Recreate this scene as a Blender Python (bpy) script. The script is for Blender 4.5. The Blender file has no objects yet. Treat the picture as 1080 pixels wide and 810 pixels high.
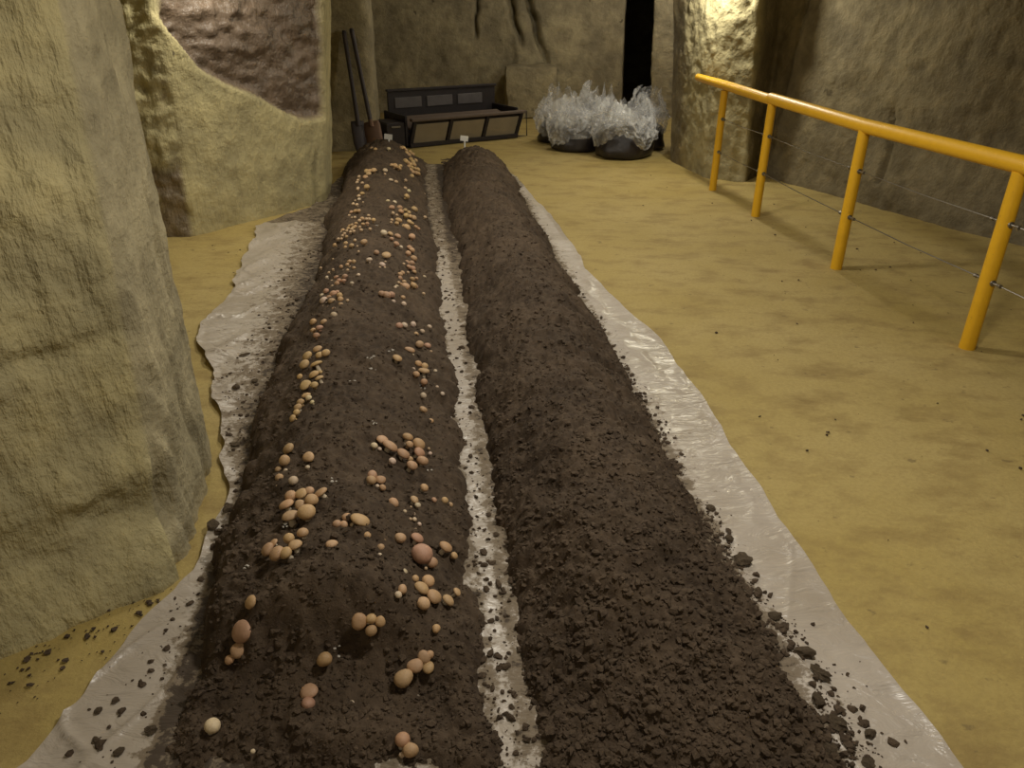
import bpy, math, random
import numpy as np
from mathutils import Vector, Matrix

random.seed(7)
RNG = np.random.default_rng(7)
SC = bpy.context.scene
COL = SC.collection

# ------------------------------------------------------------------ camera
cam_d = bpy.data.cameras.new('camera')
cam_d.sensor_width = 36.0
cam_d.lens = 780.0 / 1080.0 * 36.0
cam_d.clip_end = 60
cam = bpy.data.objects.new('camera', cam_d)
COL.objects.link(cam)
cam.location = (0, 0, 1.6)
cam.rotation_euler = (math.pi / 2 - math.atan(400 / 780), 0, 0)
SC.camera = cam

# ------------------------------------------------------------------ world and lamps
world = bpy.data.worlds.new('cave_dark')
SC.world = world
world.use_nodes = True
world.node_tree.nodes['Background'].inputs[0].default_value = (0.02, 0.018, 0.014, 1)
world.node_tree.nodes['Background'].inputs[1].default_value = 0.3

def lamp(name, loc, power, radius=0.12, color=(1.0, 0.90, 0.70), cone=None):
    d = bpy.data.lights.new(name, 'SPOT' if cone else 'POINT')
    if cone:                                  # lamp under a shade, pointing down
        d.spot_size = math.radians(cone)
        d.spot_blend = 0.45
    d.energy = power
    d.shadow_soft_size = radius
    d.color = color
    o = bpy.data.objects.new(name, d)
    o.location = loc
    COL.objects.link(o)
    return o

LAMP = (1.0, 0.94, 0.82)
lamp('wall_lamp_right', (1.80, 7.70, 1.98), 46, 0.08, (1.0, 0.95, 0.78))
lamp('wall_lamp_left', (-1.98, 5.62, 2.06), 26, 0.10, (1.0, 0.95, 0.80))
lamp('ceiling_lamp_middle', (0.0, 4.6, 2.50), 74, 0.16, LAMP, 142)
lamp('ceiling_lamp_near', (0.80, 1.75, 2.40), 72, 0.16, LAMP, 168)
lamp('added_fill_behind', (-0.35, -0.75, 2.40), 13, 0.16, LAMP)  # unseen fill added to brighten the near pillar
lamp('added_fill_passage', (2.75, 11.4, 2.30), 26, 0.10, LAMP)  # hidden light added behind the right pillar to brighten the rock sliver
lamp('ceiling_lamp_back', (0.7, 10.4, 2.45), 22, 0.12, LAMP)

SC.view_settings.view_transform = 'Standard'
SC.view_settings.look = 'None'
SC.view_settings.gamma = 1.0
SC.view_settings.use_curve_mapping = False
SC.view_settings.exposure = 0.66

# ------------------------------------------------------------------ noise on numpy arrays
def _hash(ix, iy, iz, seed):
    h = (ix.astype(np.int64) * 374761393 + iy.astype(np.int64) * 668265263
         + iz.astype(np.int64) * 2147483647 + seed * 1274126177) & 0xFFFFFFFF
    h = ((h ^ (h >> 13)) * 1274126177) & 0xFFFFFFFF
    h = ((h ^ (h >> 16)) * 2246822519) & 0xFFFFFFFF
    return ((h ^ (h >> 15)) & 0xFFFFFF) / float(0xFFFFFF)

def vnoise(x, y, z, seed=0):
    x, y, z = np.broadcast_arrays(np.asarray(x, float), np.asarray(y, float), np.asarray(z, float))
    fx, fy, fz = np.floor(x), np.floor(y), np.floor(z)
    ux, uy, uz = x - fx, y - fy, z - fz
    ux, uy, uz = [u * u * u * (u * (u * 6 - 15) + 10) for u in (ux, uy, uz)]
    out = 0
    for a in (0, 1):
        for b in (0, 1):
            for c in (0, 1):
                w = (ux if a else 1 - ux) * (uy if b else 1 - uy) * (uz if c else 1 - uz)
                out = out + w * _hash(fx + a, fy + b, fz + c, seed)
    return out * 2 - 1

def fbm(x, y, z, octaves=4, seed=0, gain=0.5):
    s, a, f, t = 0, 1.0, 1.0, 0
    for i in range(octaves):
        s = s + a * vnoise(x * f, y * f, z * f, seed + i * 17)
        t += a
        a *= gain
        f *= 2.03
    return s / t

def clods(x, y, cell, seed):
    """rounded lumps of one size: 0 in the gaps, 1 on the tops"""
    gx, gy = x / cell, y / cell
    ix, iy = np.floor(gx), np.floor(gy)
    best = np.zeros_like(gx)
    zero = np.zeros_like(gx)
    for a in (-1, 0, 1):
        for b in (-1, 0, 1):
            cx, cy = ix + a, iy + b
            px = cx + _hash(cx, cy, zero, seed)
            py = cy + _hash(cx, cy, zero, seed + 1)
            r = 0.35 + 0.55 * _hash(cx, cy, zero, seed + 2)
            d2 = ((gx - px) ** 2 + (gy - py) ** 2) / (r * r)
            best = np.maximum(best, r * np.sqrt(np.maximum(0, 1 - d2)))
    return best

def ss(a, b, x):
    t = np.clip((np.asarray(x, float) - a) / (b - a), 0, 1)
    return t * t * (3 - 2 * t)

# ------------------------------------------------------------------ shape of the ground and the two beds
def floor_h(x, y):
    return 0.012 * fbm(x * 0.8, y * 0.8, 0 * x, 3, 91)

SHEET_L = [(0.8, -1.22), (1.14, -1.14), (1.24, -1.13), (1.42, -1.12), (1.60, -1.05), (1.80, -1.00), (2.24, -1.05), (2.57, -1.18),
           (3.07, -1.39), (3.6, -1.66), (3.88, -1.74), (4.3, -1.74), (4.71, -1.83), (5.3, -1.93), (5.89, -2.05), (6.2, -1.95),
           (6.5, -1.76), (7.5, -1.80), (8.5, -1.72)]
SHEET_R = [(0.8, 1.10), (1.14, 1.05), (1.66, 0.96), (2.24, 0.91), (2.89, 0.86), (3.62, 0.79), (4.2, 0.63), (4.71, 0.50),
           (5.3, 0.45), (5.89, 0.38), (6.7, 0.23), (7.48, 0.09), (8.34, -0.08), (8.5, -0.12)]

def bed_macro(which, x, y):
    """height of the raked soil ridge above the floor, without its lumps"""
    x = np.asarray(x, float); y = np.asarray(y, float)
    if which == 'left':
        c = -0.455 - 0.133 * (y - 1.2) + 0.012 * np.sin(1.7 * y)
        hw = 0.385 + 0.015 * ss(1.15, 1.9, y) + 0.02 * np.sin(2.3 * y + 1)
        H = 0.27 + 0.05 * ss(6.5, 8.0, y)
        near = 0.24 * ss(1.06, 1.2, y) + 0.76 * ss(1.30, 1.50, y)
        far = 1 - ss(8.2, 8.75, y)
        pw = np.where(x < c, 2.5, 2.1)
        pe = np.where(x < c, 1.05, 1.35)
        hw = np.where(x < c, hw, hw + 0.03)
    else:
        c = 0.407 - 0.118 * (y - 1.2) + 0.012 * np.sin(1.4 * y + 2)
        hw = 0.352 + 0.015 * np.sin(2.1 * y)
        H = 0.27
        near = 0.25 * ss(0.98, 1.18, y) + 0.75 * ss(1.1, 1.75, y)
        far = 1 - ss(8.1, 8.6, y)
        pw = 2.1
        pe = 1.15
    u = np.abs(x - c) / hw
    p = np.maximum(0, 1 - u ** pw) ** pe
    skirt = 0.030 * np.exp(-((u - 0.86) / 0.15) ** 2)
    return (H * p) * near * far + skirt * np.minimum(1, near * 4) * far - 0.055 * ss(0.92, 1.12, u)
# mushrooms: clump -> (x, y, cap diameter in mm, kind) in metres on the left bed
# kinds: t tan, r reddish, p pale button, e seen edge-on
MUSHROOMS = {
    'A1': [(-0.759, 2.142, 37, 'e'), (-0.753, 2.073, 35, 'e'), (-0.775, 2.054, 22, 't'), (-0.741, 2.025, 14, 'p'), (-0.750, 1.987, 25, 't'), (-0.749, 1.955, 11, 't'), (-0.688, 1.933, 28, 'p')],
    'A1b': [(-0.667, 2.049, 36, 't'), (-0.659, 2.000, 15, 'p')],
    'A2': [(-0.451, 2.201, 40, 't'), (-0.422, 2.174, 51, 't'), (-0.471, 2.151, 23, 'p'), (-0.453, 2.149, 14, 'p')],
    'A3': [(-0.381, 2.307, 37, 't'), (-0.371, 2.272, 27, 't'), (-0.343, 2.302, 45, 't'), (-0.379, 2.178, 43, 'r'), (-0.334, 2.255, 42, 'r'), (-0.319, 2.207, 39, 't'), (-0.346, 2.139, 36, 't'), (-0.358, 2.184, 22, 't'), (-0.405, 2.103, 24, 'p'), (-0.310, 2.340, 10, 'p'), (-0.302, 2.308, 14, 'p')],
    'A4': [(-0.447, 1.968, 30, 'r'), (-0.445, 1.937, 29, 't'), (-0.420, 1.961, 31, 'r'), (-0.409, 1.927, 21, 't'), (-0.425, 1.930, 12, 'p')],
    'A8': [(-0.297, 2.059, 26, 't')],
    'A9': [(-0.368, 1.869, 31, 't')],
    'A10': [(-0.316, 1.959, 26, 't'), (-0.304, 1.941, 20, 'p'), (-0.334, 1.870, 12, 'p'), (-0.310, 1.886, 12, 'p'), (-0.315, 1.849, 10, 'p'), (-0.304, 1.859, 14, 'p'), (-0.289, 1.848, 14, 'p'), (-0.296, 1.817, 7, 'p'), (-0.322, 1.916, 7, 'p')],
    'A11': [(-0.261, 2.023, 18, 'r'), (-0.229, 2.049, 24, 't'), (-0.210, 2.052, 17, 't')],
    'A5': [(-0.674, 1.804, 44, 't'), (-0.672, 1.845, 33, 't'), (-0.645, 1.741, 44, 't'), (-0.640, 1.846, 37, 't'), (-0.617, 1.856, 27, 't'), (-0.597, 1.800, 39, 't'), (-0.595, 1.737, 47, 't'), (-0.577, 1.837, 38, 't'), (-0.629, 1.791, 31, 't')],
    'A6': [(-0.437, 1.712, 51, 't'), (-0.477, 1.725, 26, 't'), (-0.480, 1.693, 22, 't'), (-0.498, 1.691, 24, 't'), (-0.456, 1.700, 16, 'p')],
    'A12': [(-0.410, 1.666, 24, 't')],
    'A7': [(-0.586, 1.653, 30, 't'), (-0.622, 1.640, 29, 't'), (-0.595, 1.604, 37, 't'), (-0.671, 1.648, 27, 'e'), (-0.679, 1.623, 35, 'e'), (-0.639, 1.583, 40, 'e'), (-0.613, 1.578, 33, 't')],
    'A13': [(-0.494, 1.602, 30, 't')],
    'A14': [(-0.368, 1.669, 22, 't'), (-0.369, 1.638, 20, 't'), (-0.367, 1.611, 11, 'p'), (-0.385, 1.573, 20, 'p'), (-0.363, 1.573, 23, 't'), (-0.378, 1.565, 8, 'p')],
    'A15': [(-0.327, 1.714, 31, 't')],
    'A16': [(-0.285, 1.762, 39, 'r'), (-0.264, 1.688, 57, 'r'), (-0.235, 1.691, 31, 'r'), (-0.250, 1.662, 10, 'p')],
    'A17': [(-0.204, 1.794, 39, 't'), (-0.179, 1.785, 23, 't')],
    'A18': [(-0.300, 1.586, 20, 'p')],
    'B1': [(-0.270, 1.586, 20, 't'), (-0.249, 1.556, 39, 't'), (-0.237, 1.601, 34, 't'), (-0.216, 1.548, 43, 't'), (-0.239, 1.500, 34, 't')],
    'B1b': [(-0.179, 1.565, 33, 't')],
    'B1c': [(-0.158, 1.624, 28, 't')],
    'B4': [(-0.295, 1.509, 24, 't'), (-0.301, 1.486, 19, 'p')],
    'B2': [(-0.392, 1.410, 38, 'r'), (-0.363, 1.419, 25, 't'), (-0.340, 1.419, 25, 't'), (-0.362, 1.402, 27, 't')],
    'B5': [(-0.202, 1.452, 21, 't')],
    'B3': [(-0.275, 1.329, 43, 't'), (-0.249, 1.360, 36, 't'), (-0.228, 1.382, 31, 't'), (-0.214, 1.392, 20, 't'), (-0.216, 1.364, 29, 't')],
    'B6': [(-0.476, 1.354, 34, 't')],
    'B7': [(-0.394, 1.262, 11, 'p')],
    'B8': [(-0.258, 1.166, 33, 'r'), (-0.238, 1.147, 33, 't'), (-0.257, 1.142, 13, 'p')],
    'B9': [(-0.503, 1.283, 42, 'r'), (-0.498, 1.249, 31, 'r')],
    'B10': [(-0.716, 1.198, 35, 'p')],
    'B11': [(-0.606, 1.147, 11, 'p')],
    'B12': [(-0.682, 1.459, 35, 'e')],
    'B13': [(-0.698, 1.410, 56, 're'), (-0.705, 1.385, 38, 't'), (-0.727, 1.373, 24, 't'), (-0.673, 1.436, 13, 't')],
    'C1': [(-0.846, 2.932, 37, 't'), (-0.792, 2.862, 34, 't'), (-0.878, 2.885, 42, 'e'), (-0.820, 2.858, 30, 't'), (-0.871, 2.807, 41, 'e'), (-0.810, 2.761, 45, 't'), (-0.798, 2.670, 43, 't'), (-0.767, 2.632, 32, 't'), (-0.780, 2.700, 17, 't'), (-0.873, 2.724, 23, 't'), (-0.816, 2.598, 43, 't'), (-0.775, 2.579, 30, 't'), (-0.791, 2.508, 34, 't'), (-0.775, 2.486, 23, 'p'), (-0.752, 2.447, 17, 'p'), (-0.802, 2.468, 28, 't'), (-0.804, 2.434, 29, 't'), (-0.801, 2.401, 24, 't'), (-0.806, 2.367, 26, 'e')],
    'C2': [(-0.959, 3.319, 34, 't'), (-0.890, 3.249, 30, 't'), (-0.898, 3.188, 33, 'r'), (-0.934, 3.209, 25, 't'), (-0.893, 3.105, 29, 'r')],
    'C3': [(-0.925, 3.624, 36, 'r'), (-0.993, 3.748, 30, 'r'), (-1.015, 3.734, 24, 'p'), (-0.964, 3.574, 40, 'p'), (-0.909, 3.508, 35, 't'), (-0.881, 3.571, 31, 't'), (-0.864, 3.509, 30, 't'), (-0.845, 3.428, 28, 't'), (-0.826, 3.496, 16, 'p'), (-0.874, 3.397, 22, 't'), (-0.854, 3.305, 30, 'p'), (-0.911, 3.449, 19, 't'), (-0.954, 3.516, 14, 'p'), (-0.968, 3.516, 12, 'p'), (-0.941, 3.519, 12, 'p'), (-0.910, 3.639, 27, 'r'), (-0.944, 3.600, 27, 'r')],
    'C4': [(-0.649, 3.605, 42, 'r'), (-0.672, 3.608, 36, 'r'), (-0.631, 3.647, 37, 'r'), (-0.611, 3.579, 25, 'p')],
    'C5': [(-0.629, 3.834, 23, 'p')],
    'C6': [(-0.592, 3.906, 45, 't'), (-0.565, 4.026, 38, 't'), (-0.583, 3.729, 24, 't'), (-0.567, 3.637, 26, 'p'), (-0.541, 3.822, 14, 'p'), (-0.509, 4.026, 18, 'p')],
    'C7': [(-0.544, 3.304, 31, 'r'), (-0.526, 3.346, 31, 'p')],
    'C8': [(-0.497, 3.433, 30, 'p'), (-0.471, 3.341, 24, 't'), (-0.451, 3.424, 25, 'p'), (-0.428, 3.539, 25, 'p'), (-0.518, 3.540, 12, 'p')],
    'C9': [(-0.442, 3.222, 37, 't'), (-0.409, 3.267, 34, 'r'), (-0.390, 3.236, 14, 'p')],
    'C10': [(-0.468, 3.087, 42, 't'), (-0.456, 3.069, 16, 'p')],
    'C11': [(-0.500, 2.918, 41, 't')],
    'C12': [(-0.422, 3.003, 32, 't'), (-0.392, 2.953, 45, 't'), (-0.397, 3.012, 32, 't'), (-0.417, 2.882, 29, 't'), (-0.381, 2.852, 30, 'r'), (-0.434, 2.928, 17, 'p')],
    'C13': [(-0.371, 2.727, 25, 'p'), (-0.358, 2.598, 31, 't'), (-0.323, 2.547, 22, 't')],
    'C14': [(-0.350, 3.036, 18, 'p'), (-0.329, 2.881, 15, 'p'), (-0.303, 2.847, 20, 'p')],
    'D1': [(-1.161, 4.730, 28, 'e'), (-1.156, 4.822, 23, 't'), (-1.124, 4.776, 19, 't'), (-1.054, 4.579, 27, 't'), (-1.040, 4.498, 22, 't'), (-0.992, 4.463, 29, 't'), (-0.994, 4.580, 20, 't'), (-0.954, 4.446, 13, 'p')],
    'D2': [(-0.916, 4.477, 42, 't')],
    'D3': [(-0.923, 4.322, 16, 'p')],
    'D4': [(-0.823, 4.121, 35, 'p')],
    'D5': [(-0.943, 4.144, 24, 't'), (-0.913, 4.121, 25, 't'), (-0.946, 4.094, 23, 't'), (-0.985, 4.104, 22, 't'), (-0.917, 4.037, 17, 't'), (-0.891, 4.008, 20, 't'), (-0.924, 3.991, 18, 't'), (-0.951, 4.009, 14, 't')],
    'D6': [(-1.201, 4.466, 18, 'p'), (-1.121, 4.313, 21, 'p'), (-1.088, 4.311, 17, 'p'), (-1.047, 4.158, 16, 'p'), (-1.074, 4.161, 16, 'p'), (-1.066, 4.072, 20, 'p'), (-1.108, 4.430, 13, 'p')],
    'D7': [(-0.913, 3.867, 31, 'r'), (-0.908, 3.803, 27, 'r'), (-0.974, 3.919, 27, 'r'), (-0.939, 3.830, 27, 'r'), (-0.943, 3.793, 27, 'r'), (-0.996, 3.902, 18, 'r'), (-0.973, 3.807, 15, 'r')],
    'D8': [(-0.841, 3.876, 22, 'p')],
    'D9': [(-0.852, 3.744, 22, 'p')],
    'E1': [(-0.689, 4.989, 48, 't')],
    'E2': [(-0.833, 4.719, 41, 'p'), (-0.798, 4.759, 36, 't'), (-0.754, 4.784, 40, 'r'), (-0.777, 4.675, 27, 'r'), (-0.738, 4.605, 36, 'r'), (-0.711, 4.615, 23, 'p')],
    'E3': [(-0.808, 4.284, 31, 'r')],
    'E4': [(-0.748, 4.270, 49, 't')],
    'E5': [(-0.743, 4.078, 35, 'p'), (-0.750, 4.040, 15, 'p'), (-0.727, 4.063, 16, 'p'), (-0.741, 4.179, 13, 'p')],
    'E6': [(-0.672, 4.719, 37, 'r'), (-0.655, 4.699, 37, 't'), (-0.662, 4.569, 36, 't'), (-0.625, 4.542, 42, 't'), (-0.643, 4.373, 36, 'r'), (-0.656, 4.319, 17, 'p'), (-0.623, 4.424, 35, 'r'), (-0.625, 4.314, 34, 'r'), (-0.607, 4.341, 34, 'r'), (-0.594, 4.305, 28, 't'), (-0.619, 4.219, 17, 'p')],
    'E7': [(-0.638, 4.126, 27, 't'), (-0.643, 4.064, 30, 't'), (-0.636, 3.993, 32, 'r'), (-0.612, 3.988, 27, 't'), (-0.632, 3.925, 18, 't'), (-0.616, 3.919, 21, 't')],
    'E8': [(-0.585, 4.135, 30, 't'), (-0.571, 4.218, 22, 't'), (-0.573, 4.062, 27, 't'), (-0.557, 4.052, 30, 'r')],
    'E9': [(-0.634, 3.818, 19, 'p')],
    'E10': [(-0.538, 4.341, 22, 'p')],
    'F1': [(-1.254, 6.073, 23, 't'), (-1.174, 5.843, 33, 't'), (-1.193, 5.794, 27, 't'), (-1.170, 5.682, 27, 'p'), (-1.201, 5.598, 24, 't'), (-1.156, 5.519, 26, 't'), (-1.205, 5.703, 16, 'p'), (-1.123, 5.588, 13, 'p')],
    'F2': [(-1.133, 5.330, 32, 't'), (-1.104, 5.315, 28, 't'), (-1.167, 5.350, 28, 'r'), (-1.172, 5.296, 20, 't'), (-1.193, 5.346, 15, 'p'), (-1.106, 5.170, 20, 'p'), (-1.138, 5.214, 12, 'p')],
    'F3': [(-1.005, 5.152, 22, 'p'), (-0.948, 5.019, 29, 't'), (-0.983, 5.054, 24, 't'), (-1.003, 5.058, 24, 't'), (-1.035, 5.071, 29, 't'), (-1.049, 5.041, 24, 't'), (-1.006, 4.935, 24, 't'), (-0.977, 4.936, 24, 'r'), (-0.936, 4.806, 21, 'p'), (-0.992, 4.791, 23, 'p'), (-1.016, 4.870, 21, 't'), (-1.064, 4.989, 24, 't'), (-1.055, 4.912, 24, 't'), (-1.065, 4.892, 24, 't'), (-1.091, 4.976, 26, 't'), (-1.107, 4.981, 26, 't'), (-1.106, 4.925, 26, 't'), (-1.071, 4.872, 23, 't'), (-1.069, 4.812, 23, 't'), (-1.043, 4.799, 23, 't'), (-1.111, 4.895, 21, 't'), (-1.154, 4.972, 26, 't'), (-1.117, 4.851, 23, 't'), (-1.128, 4.833, 21, 't'), (-1.082, 4.744, 23, 't'), (-1.161, 4.954, 19, 't')],
    'G1': [(-1.039, 6.440, 36, 'p'), (-1.003, 6.490, 30, 'p')],
    'G2': [(-0.927, 6.485, 30, 'p'), (-0.896, 6.474, 37, 'p'), (-0.872, 6.150, 46, 't')],
    'G0': [(-0.969, 6.833, 29, 't')],
    'G3': [(-1.170, 6.032, 45, 't')],
    'G4': [(-0.944, 5.644, 29, 'p'), (-0.901, 5.693, 32, 'p')],
    'G5': [(-0.887, 5.452, 42, 'r'), (-0.865, 5.348, 23, 'p'), (-0.838, 5.345, 20, 'p'), (-0.849, 5.576, 40, 'r'), (-0.827, 5.488, 42, 'r'), (-0.816, 5.636, 32, 't'), (-0.792, 5.649, 32, 't'), (-0.789, 5.466, 39, 't'), (-0.746, 5.566, 43, 't'), (-0.769, 5.547, 32, 't'), (-0.802, 5.180, 47, 't'), (-0.804, 5.104, 29, 't'), (-0.750, 5.349, 41, 't'), (-0.735, 5.388, 26, 't'), (-0.741, 5.126, 53, 't'), (-0.762, 5.142, 30, 't'), (-0.706, 5.353, 31, 'r'), (-0.687, 5.355, 26, 'r')],
    'G6': [(-0.775, 5.850, 53, 't')],
    'G7': [(-0.844, 5.146, 20, 'p'), (-0.838, 5.071, 19, 'p')],
    'G8': [(-0.821, 6.955, 22, 'p'), (-0.694, 5.850, 27, 'p')],
    'H1': [],
    'H2': [(-1.229, 7.630, 37, 'p')],
    'H3': [(-1.401, 7.653, 32, 't'), (-1.349, 7.562, 36, 't')],
    'H4': [(-1.146, 8.082, 50, 't'), (-1.124, 8.076, 45, 't'), (-1.158, 8.012, 39, 't'), (-1.099, 7.962, 44, 't'), (-1.093, 8.169, 45, 't'), (-1.077, 7.952, 44, 't'), (-1.067, 8.175, 45, 't'), (-1.057, 7.540, 52, 't'), (-1.039, 7.557, 47, 't'), (-1.042, 7.833, 49, 't'), (-1.017, 7.792, 49, 't'), (-1.021, 7.570, 47, 't'), (-0.997, 7.710, 48, 't'), (-1.011, 7.968, 44, 't'), (-0.994, 7.511, 47, 't'), (-0.970, 7.564, 47, 't'), (-0.950, 7.612, 48, 't'), (-0.968, 7.378, 41, 't'), (-0.945, 7.430, 42, 't'), (-0.955, 7.180, 40, 't'), (-0.932, 7.489, 42, 't'), (-0.991, 7.399, 41, 't'), (-1.017, 7.459, 42, 't')],
    'H5': [(-1.088, 7.043, 51, 't'), (-1.115, 7.031, 39, 't'), (-1.055, 7.079, 44, 't'), (-1.062, 7.199, 38, 't')],
    'H6': [(-1.130, 6.722, 42, 'p'), (-1.115, 6.618, 23, 'p')],
    'H7': [(-1.222, 6.686, 47, 't'), (-1.259, 6.684, 42, 't'), (-1.288, 6.686, 42, 't'), (-1.246, 6.553, 46, 't'), (-1.255, 6.447, 41, 't')],
    'H8': [(-1.338, 6.592, 28, 't'), (-1.319, 6.439, 27, 't'), (-1.256, 6.101, 26, 'p'), (-1.315, 6.366, 27, 't'), (-1.250, 6.262, 26, 't')],
}

# ------------------------------------------------------------------ mesh and material helpers
def tag(o, label, cat, group=None, kind=None):
    o['label'] = label
    o['category'] = cat
    if group: o['group'] = group
    if kind: o['kind'] = kind
    return o

def empty(name, loc=(0, 0, 0), rz=0.0):
    o = bpy.data.objects.new(name, None)
    o.empty_display_size = 0.05
    o.location = loc
    o.rotation_euler = (0, 0, rz)
    COL.objects.link(o)
    return o

def mesh(name, verts, faces, smooth=True):
    me = bpy.data.meshes.new(name)
    me.from_pydata([tuple(v) for v in verts], [], [tuple(f) for f in faces])
    me.update()
    if smooth:
        me.polygons.foreach_set('use_smooth', [True] * len(me.polygons))
    return me

def big_mesh(name, V, Fq, smooth=True):
    """numpy vertices (N,3) and faces (M,k)"""
    V = np.asarray(V, np.float32); Fq = np.asarray(Fq, np.int32)
    me = bpy.data.meshes.new(name)
    k = Fq.shape[1]
    me.vertices.add(len(V)); me.vertices.foreach_set('co', V.ravel())
    me.loops.add(Fq.size); me.loops.foreach_set('vertex_index', Fq.ravel())
    me.polygons.add(len(Fq))
    me.polygons.foreach_set('loop_start', np.arange(0, Fq.size, k, dtype=np.int32))
    me.polygons.foreach_set('loop_total', np.full(len(Fq), k, np.int32))
    me.update(calc_edges=True)
    me.polygons.foreach_set('use_smooth', [smooth] * len(Fq))
    me.validate()
    return me

def grid_faces(nr, nc, closed=False):
    r, c = np.meshgrid(np.arange(nr - 1), np.arange(nc if closed else nc - 1), indexing='ij')
    c2 = (c + 1) % nc
    return np.stack([r * nc + c, r * nc + c2, (r + 1) * nc + c2, (r + 1) * nc + c], -1).reshape(-1, 4)

def attr(me, name, values):
    a = me.attributes.new(name, 'FLOAT', 'POINT')
    a.data.foreach_set('value', np.asarray(values, np.float32).ravel())

def obj(name, me, mat=None, parent=None, loc=None):
    o = bpy.data.objects.new(name, me)
    if mat is not None and len(me.materials) == 0: me.materials.append(mat)
    if parent is not None: o.parent = parent
    if loc is not None: o.location = loc
    COL.objects.link(o)
    return o

class MB:
    """collects solids for ONE part"""
    def __init__(s): s.v = []; s.f = []
    def add(s, vs, fs):
        b = len(s.v); s.v += [Vector(v) for v in vs]; s.f += [tuple(i + b for i in f) for f in fs]
        return s
    def box(s, c, d, rot=None, bev=0.0):
        hx, hy, hz = d[0] / 2, d[1] / 2, d[2] / 2
        b = min(bev, hx * .9, hy * .9, hz * .9)
        M = rot if rot is not None else Matrix.Identity(3)
        if b <= 0:
            vs = [M @ Vector((x, y, z)) + Vector(c) for z in (-hz, hz) for x, y in ((-hx, -hy), (hx, -hy), (hx, hy), (-hx, hy))]
            return s.add(vs, [(3, 2, 1, 0), (4, 5, 6, 7), (0, 1, 5, 4), (1, 2, 6, 5), (2, 3, 7, 6), (3, 0, 4, 7)])
        rings = []
        for z, k in ((-hz, b), (-hz + b, 0), (hz - b, 0), (hz, b)):
            x, y = hx - k, hy - k
            q = b * .5
            rings.append([(x - q, -y, z), (x, -y + q, z), (x, y - q, z), (x - q, y, z), (-x + q, y, z), (-x, y - q, z), (-x, -y + q, z), (-x + q, -y, z)])
        vs = [M @ Vector(p) + Vector(c) for r in rings for p in r]
        fs = [tuple(range(7, -1, -1)), tuple(range(24, 32))]
        for r in range(3):
            for i in range(8):
                fs.append((r * 8 + i, r * 8 + (i + 1) % 8, r * 8 + 8 + (i + 1) % 8, r * 8 + 8 + i))
        return s.add(vs, fs)
    def tube(s, pts, rad, n=14, cap=True):
        pts = [Vector(p) for p in pts]
        rads = rad if isinstance(rad, (list, tuple)) else [rad] * len(pts)
        vs = []; fs = []
        up = None
        for i, p in enumerate(pts):
            t = (pts[min(i + 1, len(pts) - 1)] - pts[max(i - 1, 0)]).normalized()
            if up is None: up = Vector((0, 0, 1)) if abs(t.z) < .9 else Vector((1, 0, 0))
            a = t.cross(up).normalized(); b2 = a.cross(t).normalized()
            for k in range(n):
                an = 2 * math.pi * k / n
                vs.append(p + (a * math.cos(an) + b2 * math.sin(an)) * rads[i])
        for i in range(len(pts) - 1):
            for k in range(n):
                fs.append((i * n + k, i * n + (k + 1) % n, (i + 1) * n + (k + 1) % n, (i + 1) * n + k))
        if cap:
            fs.append(tuple(range(n - 1, -1, -1))); fs.append(tuple(range((len(pts) - 1) * n, len(pts) * n)))
        return s.add(vs, fs)
    def build(s, name, mat, parent=None, smooth=False, loc=None):
        me = mesh(name, s.v, s.f, smooth)
        o = obj(name, me, mat, parent, loc)
        if smooth:
            me.set_sharp_from_angle(angle=math.radians(45))
        return o

def nodes(name):
    m = bpy.data.materials.new(name)
    m.use_nodes = True
    nt = m.node_tree
    return m, nt, nt.nodes['Principled BSDF']

def mk(nt, kind, **kw):
    n = nt.nodes.new(kind)
    for k, v in kw.items():
        if k in n.bl_rna.properties: setattr(n, k, v)
        else: n.inputs[k.replace('_', ' ')].default_value = v
    return n

def noise_node(nt, vec, scale, detail=5, rough=0.6, dist=0.0):
    n = mk(nt, 'ShaderNodeTexNoise', Scale=scale, Detail=detail, Roughness=rough, Distortion=dist)
    nt.links.new(vec, n.inputs['Vector'])
    return n.outputs['Fac']

def ramp(nt, fac, stops):
    r = nt.nodes.new('ShaderNodeValToRGB')
    el = r.color_ramp.elements
    while len(el) < len(stops): el.new(0.5)
    for e, (p, c) in zip(el, stops):
        e.position = p
        e.color = (c, c, c, 1) if isinstance(c, (int, float)) else (*c, 1)
    nt.links.new(fac, r.inputs['Fac'])
    return r.outputs['Color']

def mix(nt, fac, a, b, mode='MIX'):
    n = nt.nodes.new('ShaderNodeMix'); n.data_type = 'RGBA'; n.blend_type = mode
    for s, v in ((0, fac), (6, a), (7, b)):
        if hasattr(v, 'is_linked') or hasattr(v, 'node'): nt.links.new(v, n.inputs[s])
        elif isinstance(v, (int, float)): n.inputs[s].default_value = v if s == 0 else (v, v, v, 1)
        else: n.inputs[s].default_value = (*v, 1)
    return n.outputs[2]

def math_n(nt, op, a, b=0.0, clamp=False):
    n = nt.nodes.new('ShaderNodeMath'); n.operation = op; n.use_clamp = clamp
    for i, v in enumerate((a, b)):
        if isinstance(v, (int, float)): n.inputs[i].default_value = v
        else: nt.links.new(v, n.inputs[i])
    return n.outputs[0]

def coords(nt, scale=(1, 1, 1), rot=(0, 0, 0)):
    tc = nt.nodes.new('ShaderNodeTexCoord')
    mp = nt.nodes.new('ShaderNodeMapping')
    mp.inputs['Scale'].default_value = scale
    mp.inputs['Rotation'].default_value = rot
    nt.links.new(tc.outputs['Object'], mp.inputs['Vector'])
    return mp.outputs['Vector']

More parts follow.
